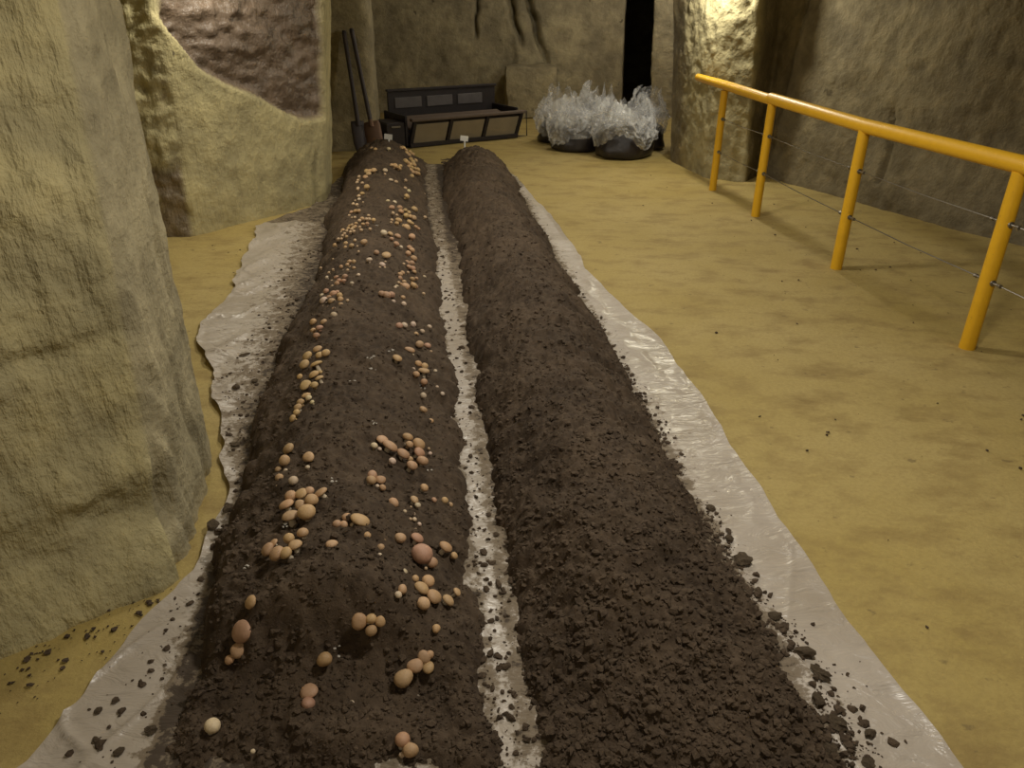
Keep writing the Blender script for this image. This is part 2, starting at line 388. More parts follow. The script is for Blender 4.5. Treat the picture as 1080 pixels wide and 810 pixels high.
def bump(nt, bsdf, height, strength, dist):
    b = nt.nodes.new('ShaderNodeBump')
    b.inputs['Strength'].default_value = strength
    b.inputs['Distance'].default_value = dist
    nt.links.new(height, b.inputs['Height'])
    nt.links.new(b.outputs['Normal'], bsdf.inputs['Normal'])

def simple(name, col, rough=0.6, metal=0.0, var=0.15, scale=20, bmp=0.0):
    m, nt, b = nodes(name)
    v = coords(nt)
    f = noise_node(nt, v, scale)
    c = mix(nt, f, tuple(x * (1 - var) for x in col), tuple(min(1, x * (1 + var)) for x in col))
    nt.links.new(c, b.inputs['Base Color'])
    b.inputs['Roughness'].default_value = rough
    b.inputs['Metallic'].default_value = metal
    if bmp: bump(nt, b, f, bmp, 0.01)
    return m

def rock(name, light, dark, spot=(0.10, 0.08, 0.05), streak=(9, 9, 1.4), rot=(0.25, 0.15, 0), second=None, spots=0.66, bstr=0.8, rough=0.9, smear=0.45, second_rough=0.9):
    """hewn tuffeau: soft colour clouds, tool streaks, small dark pits; 'second' colours the attribute patch"""
    m, nt, b = nodes(name)
    v = coords(nt); vs = coords(nt, streak, rot)
    big = noise_node(nt, v, 1.3, 4, 0.6, 0.6)
    mid = noise_node(nt, v, 5.0, 6, 0.62)
    st = noise_node(nt, vs, 2.2, 5, 0.6)
    c = mix(nt, ramp(nt, big, [(0.35, 0.0), (0.65, 1.0)]), dark, light)
    c = mix(nt, ramp(nt, mid, [(0.36, 0.60), (0.56, 0.0)]), c, tuple(x * 0.66 for x in dark))
    c = mix(nt, ramp(nt, mid, [(0.56, 0.0), (0.74, 0.55)]), c, tuple(min(1, x * 1.22) for x in light))
    c = mix(nt, ramp(nt, st, [(0.28, smear), (0.46, 0.0)]), c, tuple(x * 0.55 for x in dark))
    if second is not None:
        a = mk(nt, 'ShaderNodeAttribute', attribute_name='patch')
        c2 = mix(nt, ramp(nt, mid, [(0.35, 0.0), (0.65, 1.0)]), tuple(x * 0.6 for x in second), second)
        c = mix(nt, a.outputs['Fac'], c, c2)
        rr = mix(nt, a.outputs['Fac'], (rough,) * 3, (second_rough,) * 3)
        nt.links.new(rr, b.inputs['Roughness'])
    else:
        b.inputs['Roughness'].default_value = rough
    b.inputs['Specular IOR Level'].default_value = 0.5 if second_rough < 0.6 else 0.2
    pit = noise_node(nt, coords(nt, (1, 1, 0.7)), 9.0, 2, 0.45)
    c = mix(nt, ramp(nt, pit, [(spots + 0.06, 0.0), (spots + 0.10, 0.8)]), c, spot)
    nt.links.new(c, b.inputs['Base Color'])
    fine = noise_node(nt, v, 30, 4, 0.6)
    h = math_n(nt, 'ADD', math_n(nt, 'MULTIPLY', st, 0.9), math_n(nt, 'MULTIPLY', fine, 0.22))
    h = math_n(nt, 'ADD', h, math_n(nt, 'MULTIPLY', mid, 1.3))
    bump(nt, b, h, bstr, 0.035)
    return m

M = {}
M['rock_near'] = rock('pale_ochre_rock', (0.53, 0.45, 0.225), (0.44, 0.38, 0.215), streak=(9, 9, 1.5), rot=(-0.35, 0.2, 0.0), spots=0.70, smear=0.30, second=(0.47, 0.405, 0.25), second_rough=0.9)
M['rock_mid'] = rock('yellow_grey_rock', (0.50, 0.43, 0.22), (0.40, 0.345, 0.185), second=(0.19, 0.135, 0.095), spots=0.72, smear=0.2, second_rough=0.36)
M['rock_far'] = rock('grey_rock', (0.40, 0.34, 0.21), (0.27, 0.23, 0.15), streak=(2.2, 2.2, 3.6), rot=(0.2, 0.4, 0), spots=0.66, smear=0.35)
M['rock_right_painted_light'] = rock('rough_rock_painted_light', (0.27, 0.225, 0.135), (0.175, 0.145, 0.092), streak=(3, 3, 2.2), rot=(0.5, 0.3, 0), spots=0.68, bstr=0.8, second=(0.46, 0.40, 0.23))  # base darkened to paint in light falloff; second paints the lamp-lit pillar paler
M['rock_plain'] = rock('dull_rock', (0.40, 0.34, 0.22), (0.30, 0.26, 0.17))

def floor_material():
    m, nt, b = nodes('ochre_sand')
    v = coords(nt); vs = coords(nt, (1.0, 1.7, 1), (0, 0, 0.3))
    big = noise_node(nt, v, 0.9, 5, 0.6, 0.4)
    mid = noise_node(nt, vs, 3.4, 8, 0.68)
    fine = noise_node(nt, v, 60, 5, 0.7)
    c = mix(nt, ramp(nt, big, [(0.3, 0.0), (0.7, 1.0)]), (0.41, 0.305, 0.09), (0.49, 0.38, 0.15))
    c = mix(nt, ramp(nt, mid, [(0.30, 0.9), (0.52, 0.0)]), c, (0.27, 0.185, 0.06))
    c = mix(nt, ramp(nt, fine, [(0.35, 0.30), (0.6, 0.0)]), c, (0.26, 0.18, 0.06))
    sp = noise_node(nt, coords(nt, (1, 1.2, 1)), 13, 4, 0.55)
    c = mix(nt, ramp(nt, sp, [(0.66, 0.0), (0.71, 0.55)]), c, (0.15, 0.105, 0.045))
    nt.links.new(c, b.inputs['Base Color'])
    b.inputs['Roughness'].default_value = 0.8
    h = math_n(nt, 'ADD', math_n(nt, 'MULTIPLY', fine, 0.4), mid)
    bump(nt, b, h, 0.5, 0.014)
    return m
M['floor'] = floor_material()

def soil_material(name, a, bcol, scale=30):
    m, nt, b = nodes(name)
    v = coords(nt)
    f = noise_node(nt, v, scale, 6, 0.7)
    g = noise_node(nt, v, 3.5, 4, 0.6)
    c = mix(nt, ramp(nt, f, [(0.32, 0.0), (0.68, 1.0)]), a, bcol)
    c = mix(nt, ramp(nt, g, [(0.40, 0.0), (0.7, 0.45)]), c, tuple(x * 1.5 for x in bcol))
    nt.links.new(c, b.inputs['Base Color'])
    b.inputs['Roughness'].default_value = 0.9
    b.inputs['Specular IOR Level'].default_value = 0.25
    fine = noise_node(nt, v, 130, 5, 0.75)
    bump(nt, b, math_n(nt, 'ADD', f, math_n(nt, 'MULTIPLY', fine, 0.6)), 0.8, 0.008)
    return m
M['soil'] = soil_material('dark_soil', (0.036, 0.024, 0.016), (0.105, 0.073, 0.047))
M['clod'] = soil_material('dry_soil_clod', (0.07, 0.05, 0.032), (0.17, 0.125, 0.08), 40)
M['crumb'] = soil_material('soil_crumb', (0.040, 0.027, 0.018), (0.11, 0.077, 0.05), 60)

def sheet_material():
    m, nt, b = nodes('dirty_white_film')
    v = coords(nt)
    a = mk(nt, 'ShaderNodeAttribute', attribute_name='dirt')
    big = noise_node(nt, v, 2.2, 5, 0.6, 0.5)
    streak = noise_node(nt, coords(nt, (2.2, 3.2, 1), (0, 0, 0.35)), 4.2, 8, 0.70)
    fine = noise_node(nt, v, 34, 8, 0.72)
    c = mix(nt, ramp(nt, big, [(0.3, 0.0), (0.7, 1.0)]), (0.40, 0.34, 0.27), (0.52, 0.46, 0.395))
    tot = math_n(nt, 'ADD', math_n(nt, 'MULTIPLY', streak, 0.60), math_n(nt, 'MULTIPLY', fine, 0.60))
    tot = math_n(nt, 'ADD', tot, math_n(nt, 'MULTIPLY', a.outputs['Fac'], 0.40))
    d1 = ramp(nt, tot, [(0.76, 0.0), (0.82, 0.85)])
    c = mix(nt, d1, c, (0.165, 0.12, 0.07))
    d2 = ramp(nt, tot, [(0.90, 0.0), (0.95, 0.95)])
    c = mix(nt, d2, c, (0.060, 0.042, 0.028))
    nt.links.new(c, b.inputs['Base Color'])
    r = ramp(nt, tot, [(0.70, 0.30), (0.88, 0.85)])
    nt.links.new(r, b.inputs['Roughness'])
    cr = noise_node(nt, coords(nt, (1.0, 2.2, 1), (0, 0, 0.5)), 7, 4, 0.55, 1.2)
    bump(nt, b, cr, 0.7, 0.02)
    return m
M['sheet'] = sheet_material()

# ------------------------------------------------------------------ the cave: floor, walls, ceiling
xs = np.linspace(-4.2, 5.2, 230); ys = np.linspace(-2.0, 18.5, 420)
X, Y = np.meshgrid(xs, ys)
Z = floor_h(X, Y) + 0.006 * fbm(X * 5, Y * 5, 0 * X, 3, 5) * ss(0.0, 0.3, np.abs(X + 0.1 * Y) - 0.9)
fl = obj('floor', big_mesh('floor', np.stack([X, Y, Z - 0.004], -1).reshape(-1, 3), grid_faces(420, 230)), M['floor'])
fl['kind'] = 'structure'; fl['label'] = 'trodden ochre sand floor of the cave'

def wall(name, base, top, mat, label, step=0.03, ztop=2.75, amp=0.035, freq=2.2, rough=0.012, seed=1, smooth_n=3, extra=None, patch=None, zstep=0.03):
    """a hewn rock face: a plan line at the floor and one at 1.6 m, room on the right-hand side of the walk"""
    base = [Vector((*p, 0)) for p in base]; top = [Vector((*p, 0)) for p in top]
    B = []; T = []; S = []; s0 = 0
    for i in range(len(base) - 1):
        L = (base[i + 1] - base[i]).length
        n = max(2, int(L / step))
        for k in range(n):
            B.append(base[i].lerp(base[i + 1], k / n)); T.append(top[i].lerp(top[i + 1], k / n)); S.append(i + k / n)
    B.append(base[-1]); T.append(top[-1]); S.append(len(base) - 1)
    B = np.array([(p.x, p.y) for p in B]); T = np.array([(p.x, p.y) for p in T]); S = np.array(S)
    for _ in range(smooth_n):
        for Q in (B, T):
            Q[1:-1] = (Q[:-2] + 2 * Q[1:-1] + Q[2:]) / 4
    tan = np.gradient(B, axis=0); tan /= np.linalg.norm(tan, axis=1)[:, None]
    N = np.stack([tan[:, 1], -tan[:, 0]], -1)
    for _ in range(3): N[1:-1] = (N[:-2] + 2 * N[1:-1] + N[2:]) / 4
    N /= np.linalg.norm(N, axis=1)[:, None]
    zs = np.concatenate([np.arange(-0.08, 1.9, zstep), np.linspace(1.9, ztop, 12)])
    k = zs[:, None, None] / 1.6
    P = B[None] * (1 - k) + T[None] * k
    Zg = np.repeat(zs[:, None], len(S), 1)
    x, y = P[..., 0], P[..., 1]
    off = amp * fbm(x * freq, y * freq, Zg * freq, 4, seed) + rough * fbm(x * 14, y * 14, Zg * 9, 4, seed + 50)
    Sg = np.repeat(S[None], len(zs), 0)
    if extra is not None: off = off + extra(Sg, Zg, x, y)
    V = np.stack([x + N[None, :, 0] * off, y + N[None, :, 1] * off, Zg], -1).reshape(-1, 3)
    me = big_mesh(name, V, grid_faces(len(zs), len(S)))
    if patch is not None: attr(me, 'patch', patch(Sg, Zg, x, y))
    o = obj(name, me, mat)
    o['kind'] = 'structure'; o['label'] = label
    return o

# near pillar on the left; foot swells out, a ledge above it
def near_extra(S, z, x, y):
    front = ss(4.3, 3.9, S)
    foot = 0.05 * np.exp(-(z / 0.12) ** 2) * front + 0.045 * ss(0.50, 0.34, z) * ss(2.2, 3.0, S) * front
    dent = -0.045 * np.exp(-((z - 0.26 - 0.05 * fbm(x * 2, y * 2, 0 * x, 2, 3)) / 0.10) ** 2) * ss(2.6, 3.4, S) * ss(5.2, 4.6, S)
    line = -0.02 * np.exp(-((z - 0.80 - 0.05 * np.sin(S * 3)) / 0.025) ** 2) * ss(2.4, 3.0, S) * ss(4.2, 3.8, S)
    w = fbm(x * 3, y * 3, z * 3, 3, 18)
    ridges = 0.022 * fbm((y + 0.22 * z) * 24 + w, x * 3, 1.1 * z, 3, 8) * ss(4.2, 4.7, S)
    flakes = 0.012 * ss(0.0, 0.12, fbm(x * 5, y * 5, z * 7, 4, 66)) * front
    return foot + dent + line + ridges + flakes
wall('wall_left', [(-3.2, -1.6), (-2.9, 0.15), (-2.2, 0.83), (-1.46, 1.52), (-1.11, 1.84), (-1.07, 1.90), (-1.20, 2.50), (-1.6, 2.85), (-3.6, 3.1), (-3.6, 4.3)],
     [(-3.2, -1.6), (-3.0, 0.30), (-2.32, 1.0), (-1.56, 1.68), (-1.12, 2.05), (-1.10, 2.10), (-1.18, 2.52), (-1.6, 2.9), (-3.6, 3.15), (-3.6, 4.3)],
     M['rock_near'], 'pale ochre rock pillar in the left foreground with swollen foot', step=0.016, zstep=0.018, amp=0.022, freq=2.6, rough=0.012, seed=3, smooth_n=1, extra=near_extra, patch=lambda S, z, x, y: ss(3.95, 4.35, S + 0.1 * fbm(x * 8, y * 8, z * 8, 2, 4)))

# second pillar: hewn yellow face below, broken purple-brown rock above
def brk(S):      # height of the break line along the face (S 2..3 corner to corner)
    return np.interp(S, [1.2, 2.0, 2.05, 2.18, 2.32, 2.5, 2.68, 2.82, 3.0, 3.3], [1.9, 1.50, 1.40, 1.16, 1.03, 0.93, 0.80, 0.72, 0.70, 0.70])
def mid_extra(S, z, x, y):
    line = brk(S) + 0.04 * fbm(x * 4, y * 4, z, 3, 31)
    up = ss(0.0, 0.05, z - line) * ss(1.98, 2.06, S) * ss(3.03, 2.97, S)
    broken = 0.07 * fbm(x * 3 + z * 2, y * 3 + z * 2, z * 6, 6, 77, 0.66) + 0.03 * np.abs(fbm(x * 7, y * 7, z * 9, 3, 12))
    sliver = ss(2.02, 1.96, S) * (0.055 * fbm(x * 5, y * 5, z * 6, 5, 21, 0.6) + 0.04 * fbm(x * 16, y * 16, z * 14, 4, 22, 0.6))
    crack = -0.05 * np.exp(-((S - 2.93 + 0.02 * np.sin(z * 6)) / 0.009) ** 2) * ss(0.5, 0.35, z)
    return up * (-0.09 + broken * 1.1) + sliver + crack
def mid_patch(S, z, x, y):
    line = brk(S) + 0.04 * fbm(x * 4, y * 4, z, 3, 31)
    up = ss(0.0, 0.05, z - line) * ss(1.98, 2.06, S) * ss(3.03, 2.97, S)
    sl = ss(2.0, 1.96, S) * ss(0.05, 0.45, fbm(x * 4, y * 4, z * 5, 4, 9) + 0.75 - z * 0.9)
    return np.clip(up + sl * 0.8, 0, 1)
wall('wall_left_middle', [(-3.6, 4.3), (-3.6, 5.45), (-2.48, 5.68), (-1.70, 6.78), (-1.74, 7.25), (-2.4, 7.9), (-3.2, 8.3)],
     [(-3.6, 4.3), (-3.6, 5.45), (-2.42, 5.66), (-1.53, 6.78), (-1.58, 7.25), (-2.4, 7.9), (-3.2, 8.3)],
     M['rock_mid'], 'second rock pillar with hewn yellow face and broken brown top', step=0.022, zstep=0.022, amp=0.018, freq=2.0, rough=0.008, seed=9, extra=mid_extra, patch=mid_patch)

wall('wall_left_far', [(-3.2, 8.3), (-3.2, 9.35), (-2.3, 9.36), (-1.74, 9.42), (-1.68, 9.5), (-1.72, 10.2), (-2.2, 11.5), (-2.8, 13.1)],
     [(-3.2, 8.3), (-3.2, 9.35), (-2.3, 9.36), (-1.70, 9.42), (-1.63, 9.5), (-1.72, 10.2), (-2.2, 11.5), (-2.8, 13.1)],
     M['rock_far'], 'narrow rock face at the far left behind the leaning shovels', step=0.04, zstep=0.04, amp=0.02, seed=14)

def back_extra(S, z, x, y):
    wob = 0.07 * fbm(x * 0, y * 0, z * 3.5, 4, 41)
    c1 = np.exp(-((x - 0.10 + wob + 0.25 * (z - 1.2)) / 0.035) ** 2) * ss(0.9, 1.25, z)
    c2 = np.exp(-((x - 0.42 - wob + 0.35 * (z - 1.1)) / 0.045) ** 2) * ss(0.45, 1.3, z)
    c3 = np.exp(-((x + 0.55 + 0.8 * wob - 0.10 * (z - 1.4)) / 0.02) ** 2) * ss(1.05, 1.2, z)
    return -0.25 * c1 - 0.34 * c2 - 0.22 * c3 - 0.05 * ss(0.12, 0.0, x) + 0.03 * fbm(x * 3, y, z * 3, 3, 4) * ss(0.2, 0.0, x)
wall('wall_back', [(-2.8, 13.0), (-0.1, 12.98), (0.1, 12.95), (0.6, 12.95), (1.80, 12.9), (1.83, 13.1), (2.5, 18.2), (3.9, 18.2), (2.35, 12.9), (2.20, 12.5), (3.0, 12.4)],
     [(-2.8, 13.0), (-0.1, 12.98), (0.1, 12.95), (0.6, 12.95), (1.77, 12.9), (1.80, 13.1), (2.5, 18.2), (3.9, 18.2), (2.30, 12.9), (2.13, 12.5), (3.0, 12.4)],
     M['rock_far'], 'dim grey rock wall with dark cracks at the end of the cave', step=0.03, zstep=0.03, amp=0.02, seed=22, smooth_n=1, extra=back_extra)

def right_extra(S, z, x, y):
    hack = (0.012 * fbm(x * 9, y * 9, z * 9, 3, 61) + 0.020 * fbm(x * 26 + z * 14, y * 26, z * 15, 4, 62, 0.6)) * ss(4.2, 5.0, S) * ss(7.6, 6.6, S)
    seam = -0.09 * np.exp(-((S - 10.2 - 0.1 * np.sin(z * 4)) / 0.02) ** 2) * ss(0.15, 0.25, z) * ss(0.85, 0.7, z)
    seam2 = -0.08 * np.exp(-((S - 8.3 - 0.12 * (z - 1)) / 0.03) ** 2) * ss(0.55, 0.8, z)
    return hack + seam + seam2
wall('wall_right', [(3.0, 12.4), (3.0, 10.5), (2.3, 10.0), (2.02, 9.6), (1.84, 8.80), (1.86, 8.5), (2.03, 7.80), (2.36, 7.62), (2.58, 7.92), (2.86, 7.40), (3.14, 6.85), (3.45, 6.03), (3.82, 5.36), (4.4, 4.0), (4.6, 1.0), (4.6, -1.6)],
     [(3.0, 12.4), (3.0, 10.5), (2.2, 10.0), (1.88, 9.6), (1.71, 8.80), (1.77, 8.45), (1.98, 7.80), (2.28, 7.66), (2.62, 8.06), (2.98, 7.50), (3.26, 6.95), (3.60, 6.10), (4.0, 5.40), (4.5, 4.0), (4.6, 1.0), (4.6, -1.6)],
     M['rock_right_painted_light'], 'rough grey rock wall behind the yellow handrail', step=0.026, zstep=0.026, amp=0.035, freq=1.8, rough=0.016, seed=33, smooth_n=1, extra=right_extra, patch=lambda S, z, x, y: ss(4.9, 5.5, S + 0.3 * fbm(x * 5, y * 5, z * 5, 3, 4)) * ss(7.3, 7.0, S))  # patch paints lamplight onto the pillar face as a paler colour
wall('wall_front', [(4.6, -1.6), (-3.2, -1.6)], [(4.6, -1.6), (-3.2, -1.6)], M['rock_plain'], 'rock wall behind the viewer', step=0.1, zstep=0.1, seed=44)
xs = np.linspace(-4.2, 5.2, 90); ys = np.linspace(-2.0, 18.5, 160)
X, Y = np.meshgrid(xs, ys)
Z = 2.68 + 0.06 * fbm(X * 1.2, Y * 1.2, 0 * X, 3, 71)
ce = obj('ceiling', big_mesh('ceiling', np.stack([X, Y, Z], -1).reshape(-1, 3), grid_faces(160, 90)[:, ::-1]), M['rock_plain'])
ce['kind'] = 'structure'; ce['label'] = 'low hewn rock ceiling of the cave'

# ------------------------------------------------------------------ plastic sheet under the beds
def row_ys(y0, y1, rate, cap):
    out = [y0]
    while out[-1] < y1: out.append(out[-1] + min(cap, rate * max(out[-1], 0.8)))
    return np.array(out)

def sheet_z(x, y):
    lw = 1 - ss(-1.6, -0.6, x + 0.13 * (y - 2))
    r1 = 1 - np.abs(fbm(x * 2.2 + 0.6 * y, y * 1.3, 0 * x, 3, 201))
    r2 = 1 - np.abs(vnoise(x * 5 - y * 2.2, y * 3 + x * 2, 0 * x, 207))
    w = 0.014 * r1 ** 8 + 0.012 * r2 ** 10 * (0.3 + 1.6 * lw) + 0.004 * fbm(x * 9, y * 9, 0 * x, 3, 203)
    return floor_h(x, y) + 0.012 + w

ry = row_ys(0.8, 8.5, 0.0065, 0.03)
lx = np.interp(ry, [p[0] for p in SHEET_L], [p[1] for p in SHEET_L]) + 0.030 * fbm(ry * 5, 0 * ry, 0 * ry, 3, 301)
rx = np.interp(ry, [p[0] for p in SHEET_R], [p[1] for p in SHEET_R]) + 0.014 * fbm(ry * 4, 0 * ry + 9, 0 * ry, 3, 302)
nc = 260
U = np.linspace(0, 1, nc)
X = lx[:, None] * (1 - U) + rx[:, None] * U
Y = np.repeat(ry[:, None], nc, 1) + 0.02 * fbm(X * 5, X * 0, X * 0, 2, 5)
Z = sheet_z(X, Y)
edge = np.minimum(U, 1 - U)[None] * (rx - lx)[:, None]
Z = Z + 0.008 * np.exp(-(edge / 0.02) ** 2) * (0.5 + 0.5 * vnoise(X * 6, Y * 6, 0 * X, 303))
me = big_mesh('plastic_sheet', np.stack([X, Y, Z], -1).reshape(-1, 3), grid_faces(len(ry), nc))
def bed_dist(x, y):
    """rough distance outside the nearest bed, in metres"""
    cl = -0.455 - 0.133 * (y - 1.2); cr = 0.40 - 0.118 * (y - 1.2)
    return np.minimum(np.abs(x - cl) - 0.40, np.abs(x - cr) - 0.36)
dd = bed_dist(X, Y)
between = (X > -0.455 - 0.133 * (Y - 1.2)) & (X < 0.40 - 0.118 * (Y - 1.2))
leftside = X < -0.455 - 0.133 * (Y - 1.2)
dirt = np.where(between, 0.22 + 0.40 * ss(0.055, 0.005, dd) + 0.42 * ss(4.2, 6.0, Y), np.where(leftside, 0.95 * np.exp(-np.maximum(dd, 0) / (0.035 + 0.22 * ss(2.0, 3.0, Y))), 0.72 * np.exp(-np.maximum(dd, 0) / 0.07)))
dirt = np.where(leftside & (Y > 6.0), np.maximum(dirt, 0.75), dirt)  # far left stretch of the sheet kept dark throughout
attr(me, 'dirt', dirt)
sh = obj('plastic_sheet', me, M['sheet'])
tag(sh, 'wrinkled dirty white plastic sheet spread under both soil beds', 'plastic sheet')

# ------------------------------------------------------------------ soil beds
def make_bed(which, label):
    y0, y1 = (0.95, 8.9)
    ry = row_ys(y0, y1, 0.0042, 0.02)
    nc = 210
    if which == 'left': cx = -0.455 - 0.133 * (ry - 1.2); w = 0.56
    else: cx = 0.40 - 0.118 * (ry - 1.2); w = 0.50
    U = np.linspace(-1, 1, nc)
    X = cx[:, None] + U * w
    Y = np.repeat(ry[:, None], nc, 1)
    X = X + 0.004 * RNG.standard_normal(X.shape) * 0.5
    wx = X + 0.025 * fbm(X * 9, Y * 9, 0 * X, 3, 401); wy = Y + 0.025 * fbm(X * 9, Y * 9, 0 * X, 3, 402)
    sd = 500 if which == 'left' else 600
    edge_w = 0.05 * fbm(X * 5, Y * 5, 0 * X, 4, sd + 3, 0.65)
    Z = bed_macro(which, X + edge_w, Y + edge_w)
    fluff = ss(-0.05, 0.02, Z)
    lumps = 0.030 * fbm(X * 4.5, Y * 4.5, 0 * X, 4, sd) + 0.016 * fbm(X * 16, Y * 16, 0 * X, 4, sd + 9)
    k = 0.55 if which == 'left' else 0.85
    cl = 0.020 * clods(wx, wy, 0.060, sd + 20) + 0.014 * clods(wx, wy, 0.030, sd + 40) + 0.008 * clods(X, Y, 0.015, sd + 60)
    Z = Z + (lumps * (0.8 if which == 'left' else 1.0) + k * (cl - 0.012)) * (0.35 + 0.65 * fluff)
    root = empty('soil_bed', (float(cx[0]), float(ry[0]), 0))
    tag(root, label, 'soil bed')
    V = np.stack([X - cx[0], Y - ry[0], Z], -1).reshape(-1, 3)
    b = obj('soil_ridge', big_mesh('soil_ridge', V, grid_faces(len(ry), nc)), M['soil'], root)
    return root, (X, Y, Z, float(cx[0]), float(ry[0]))

# small angular crumbs, many to one mesh
_t = (1 + 5 ** .5) / 2
ICO_V = np.array([(-1, _t, 0), (1, _t, 0), (-1, -_t, 0), (1, -_t, 0), (0, -1, _t), (0, 1, _t), (0, -1, -_t), (0, 1, -_t), (_t, 0, -1), (_t, 0, 1), (-_t, 0, -1), (-_t, 0, 1)]) / math.sqrt(1 + _t * _t)
ICO_F = np.array([(0, 11, 5), (0, 5, 1), (0, 1, 7), (0, 7, 10), (0, 10, 11), (1, 5, 9), (5, 11, 4), (11, 10, 2), (10, 7, 6), (7, 1, 8), (3, 9, 4), (3, 4, 2), (3, 2, 6), (3, 6, 8), (3, 8, 9), (4, 9, 5), (2, 4, 11), (6, 2, 10), (8, 6, 7), (9, 8, 1)])
def crumbs(name, P, R, mat, parent=None, flat=0.7):
    n = len(P)
    J = 1 + 0.30 * RNG.standard_normal((n, 12, 1)).clip(-1.6, 1.6)
    S = np.stack([RNG.uniform(.7, 1.3, n), RNG.uniform(.7, 1.3, n), RNG.uniform(flat * .6, flat * 1.2, n)], -1)[:, None]
    a = RNG.uniform(0, 6.28, n)[:, None]
    L = ICO_V[None] * J * S * R[:, None, None]
    Lx = L[..., 0] * np.cos(a) - L[..., 1] * np.sin(a); Ly = L[..., 0] * np.sin(a) + L[..., 1] * np.cos(a)
    V = np.stack([Lx, Ly, L[..., 2]], -1) + P[:, None]
    Fq = (ICO_F[None] + (np.arange(n) * 12)[:, None, None]).reshape(-1, 3)
    o = obj(name, big_mesh(name, V.reshape(-1, 3), Fq, False), mat, parent)
    o['kind'] = 'stuff'
    return o

BED = {}
for which, label in (('left', 'long dark soil ridge dotted with tan mushrooms, left of two'), ('right', 'long bare dark soil ridge without mushrooms, right of two')):
    root, (X, Y, Z, ox, oy) = make_bed(which, label)
    BED[which] = root
    fx, fy, fz = X.ravel(), Y.ravel(), Z.ravel()
    ok = np.where(fz > 0.01)[0]
    pr = (1.0 / np.maximum(fy[ok], 1.0) ** 1.2); pr /= pr.sum()
    nn = 9000 if which == 'right' else 6500
    pick = RNG.choice(ok, nn, p=pr)
    R = 0.0028 + 0.0075 * RNG.random(nn) ** 3.0
    if which == 'right': R *= 1.15
    P = np.stack([fx[pick] - ox, fy[pick] - oy, fz[pick] + R * 0.25], -1)
    crumbs('soil_crumbs', P, R, M['crumb'], root)

# loose soil on the sheet and on the floor beside it
def scatter_sheet(n, side):
    out = []
    while len(out) < n:
        y = 0.95 * (8.2 / 0.95) ** random.random()
        if side == 'right':
            c, hw = 0.407 - 0.118 * (y - 1.2), 0.372
            x = c + hw + abs(random.gauss(0, 0.038 if y > 1.6 else 0.07)) - 0.045
            if y > 4.6 and random.random() < .7: continue
        elif side == 'left':
            c, hw = -0.455 - 0.133 * (y - 1.2), 0.41
            x = c - hw - abs(random.gauss(0, 0.13)) + 0.02
            if not (1.9 < y < 5.2) and random.random() < .75: continue
        else:
            x = -0.02 - 0.125 * (y - 1.2) + random.gauss(0, 0.045)
        a = float(np.interp(y, [p[0] for p in SHEET_L], [p[1] for p in SHEET_L])) + .02
        b = float(np.interp(y, [p[0] for p in SHEET_R], [p[1] for p in SHEET_R])) - .02
        if x < a or x > b: continue
        if side == 'right' and float(fbm(np.array([x * 8]), np.array([y * 8]), np.array([0.]), 2, 8)[0]) < -0.25: continue
        out.append((x, y))
    xy = np.array(out)
    return xy
for side, n, lab in (('right', 2600, 'dark soil crumbs spilled along the right margin of the white sheet'),
                     ('left', 750, 'dark soil crumbs spilled along the left margin of the white sheet'),
                     ('middle', 900, 'dark soil crumbs along the strip of sheet between the beds')):
    xy = scatter_sheet(n, side)
    R = 0.0022 + 0.010 * RNG.random(n) ** 4
    P = np.stack([xy[:, 0], xy[:, 1], sheet_z(xy[:, 0], xy[:, 1]) + R * 0.35], -1)
    o = crumbs('spilled_soil', P, R, M['crumb'], None, 0.6)
    tag(o, lab, 'soil', kind='stuff')
# debris on the floor at the foot of the near pillar and across the sand
pts = []
for _ in range(150):
    t = random.random(); pts.append((-1.42 + 0.42 * t + random.gauss(0, .05) , 1.36 + 0.46 * t - abs(random.gauss(0, .09))))
for _ in range(160): pts.append((random.uniform(1.0, 3.0), random.uniform(1.3, 8.0)))
for _ in range(90): pts.append((random.uniform(-2.5, -1.3), random.uniform(2.3, 5.6)))
xy = np.array([p for p in pts]); R = 0.002 + 0.008 * RNG.random(len(xy)) ** 4
o = crumbs('floor_debris', np.stack([xy[:, 0], xy[:, 1], floor_h(xy[:, 0], xy[:, 1]) + R * .3], -1), R, M['crumb'], None, 0.55)
tag(o, 'tiny dark crumbs of dirt strewn over the ochre floor', 'dirt', kind='stuff')
# pale chips on the soil
ok = [(-0.60, 2.83), (-0.57, 2.72), (-0.66, 1.71), (-0.53, 2.98), (-0.39, 2.80), (-0.36, 1.41), (-0.45, 1.37), (-0.75, 1.6), (-0.5, 2.3), (-0.3, 2.2), (-0.9, 4.9), (-0.55, 1.9), (-0.62, 2.6)]
xy = np.array([(x + random.gauss(0, .008), y + random.gauss(0, .008)) for x, y in ok for _ in range(4)])
R = RNG.uniform(0.002, 0.006, len(xy))
M['chip'] = simple('pale_chip', (0.50, 0.46, 0.40), 0.8)
o = crumbs('pale_chips', np.stack([xy[:, 0], xy[:, 1], bed_macro('left', xy[:, 0], xy[:, 1]) + 0.016], -1), R, M['chip'], None, 0.5)
tag(o, 'tiny pale chips lying on the soil of the mushroom bed', 'chips', kind='stuff')

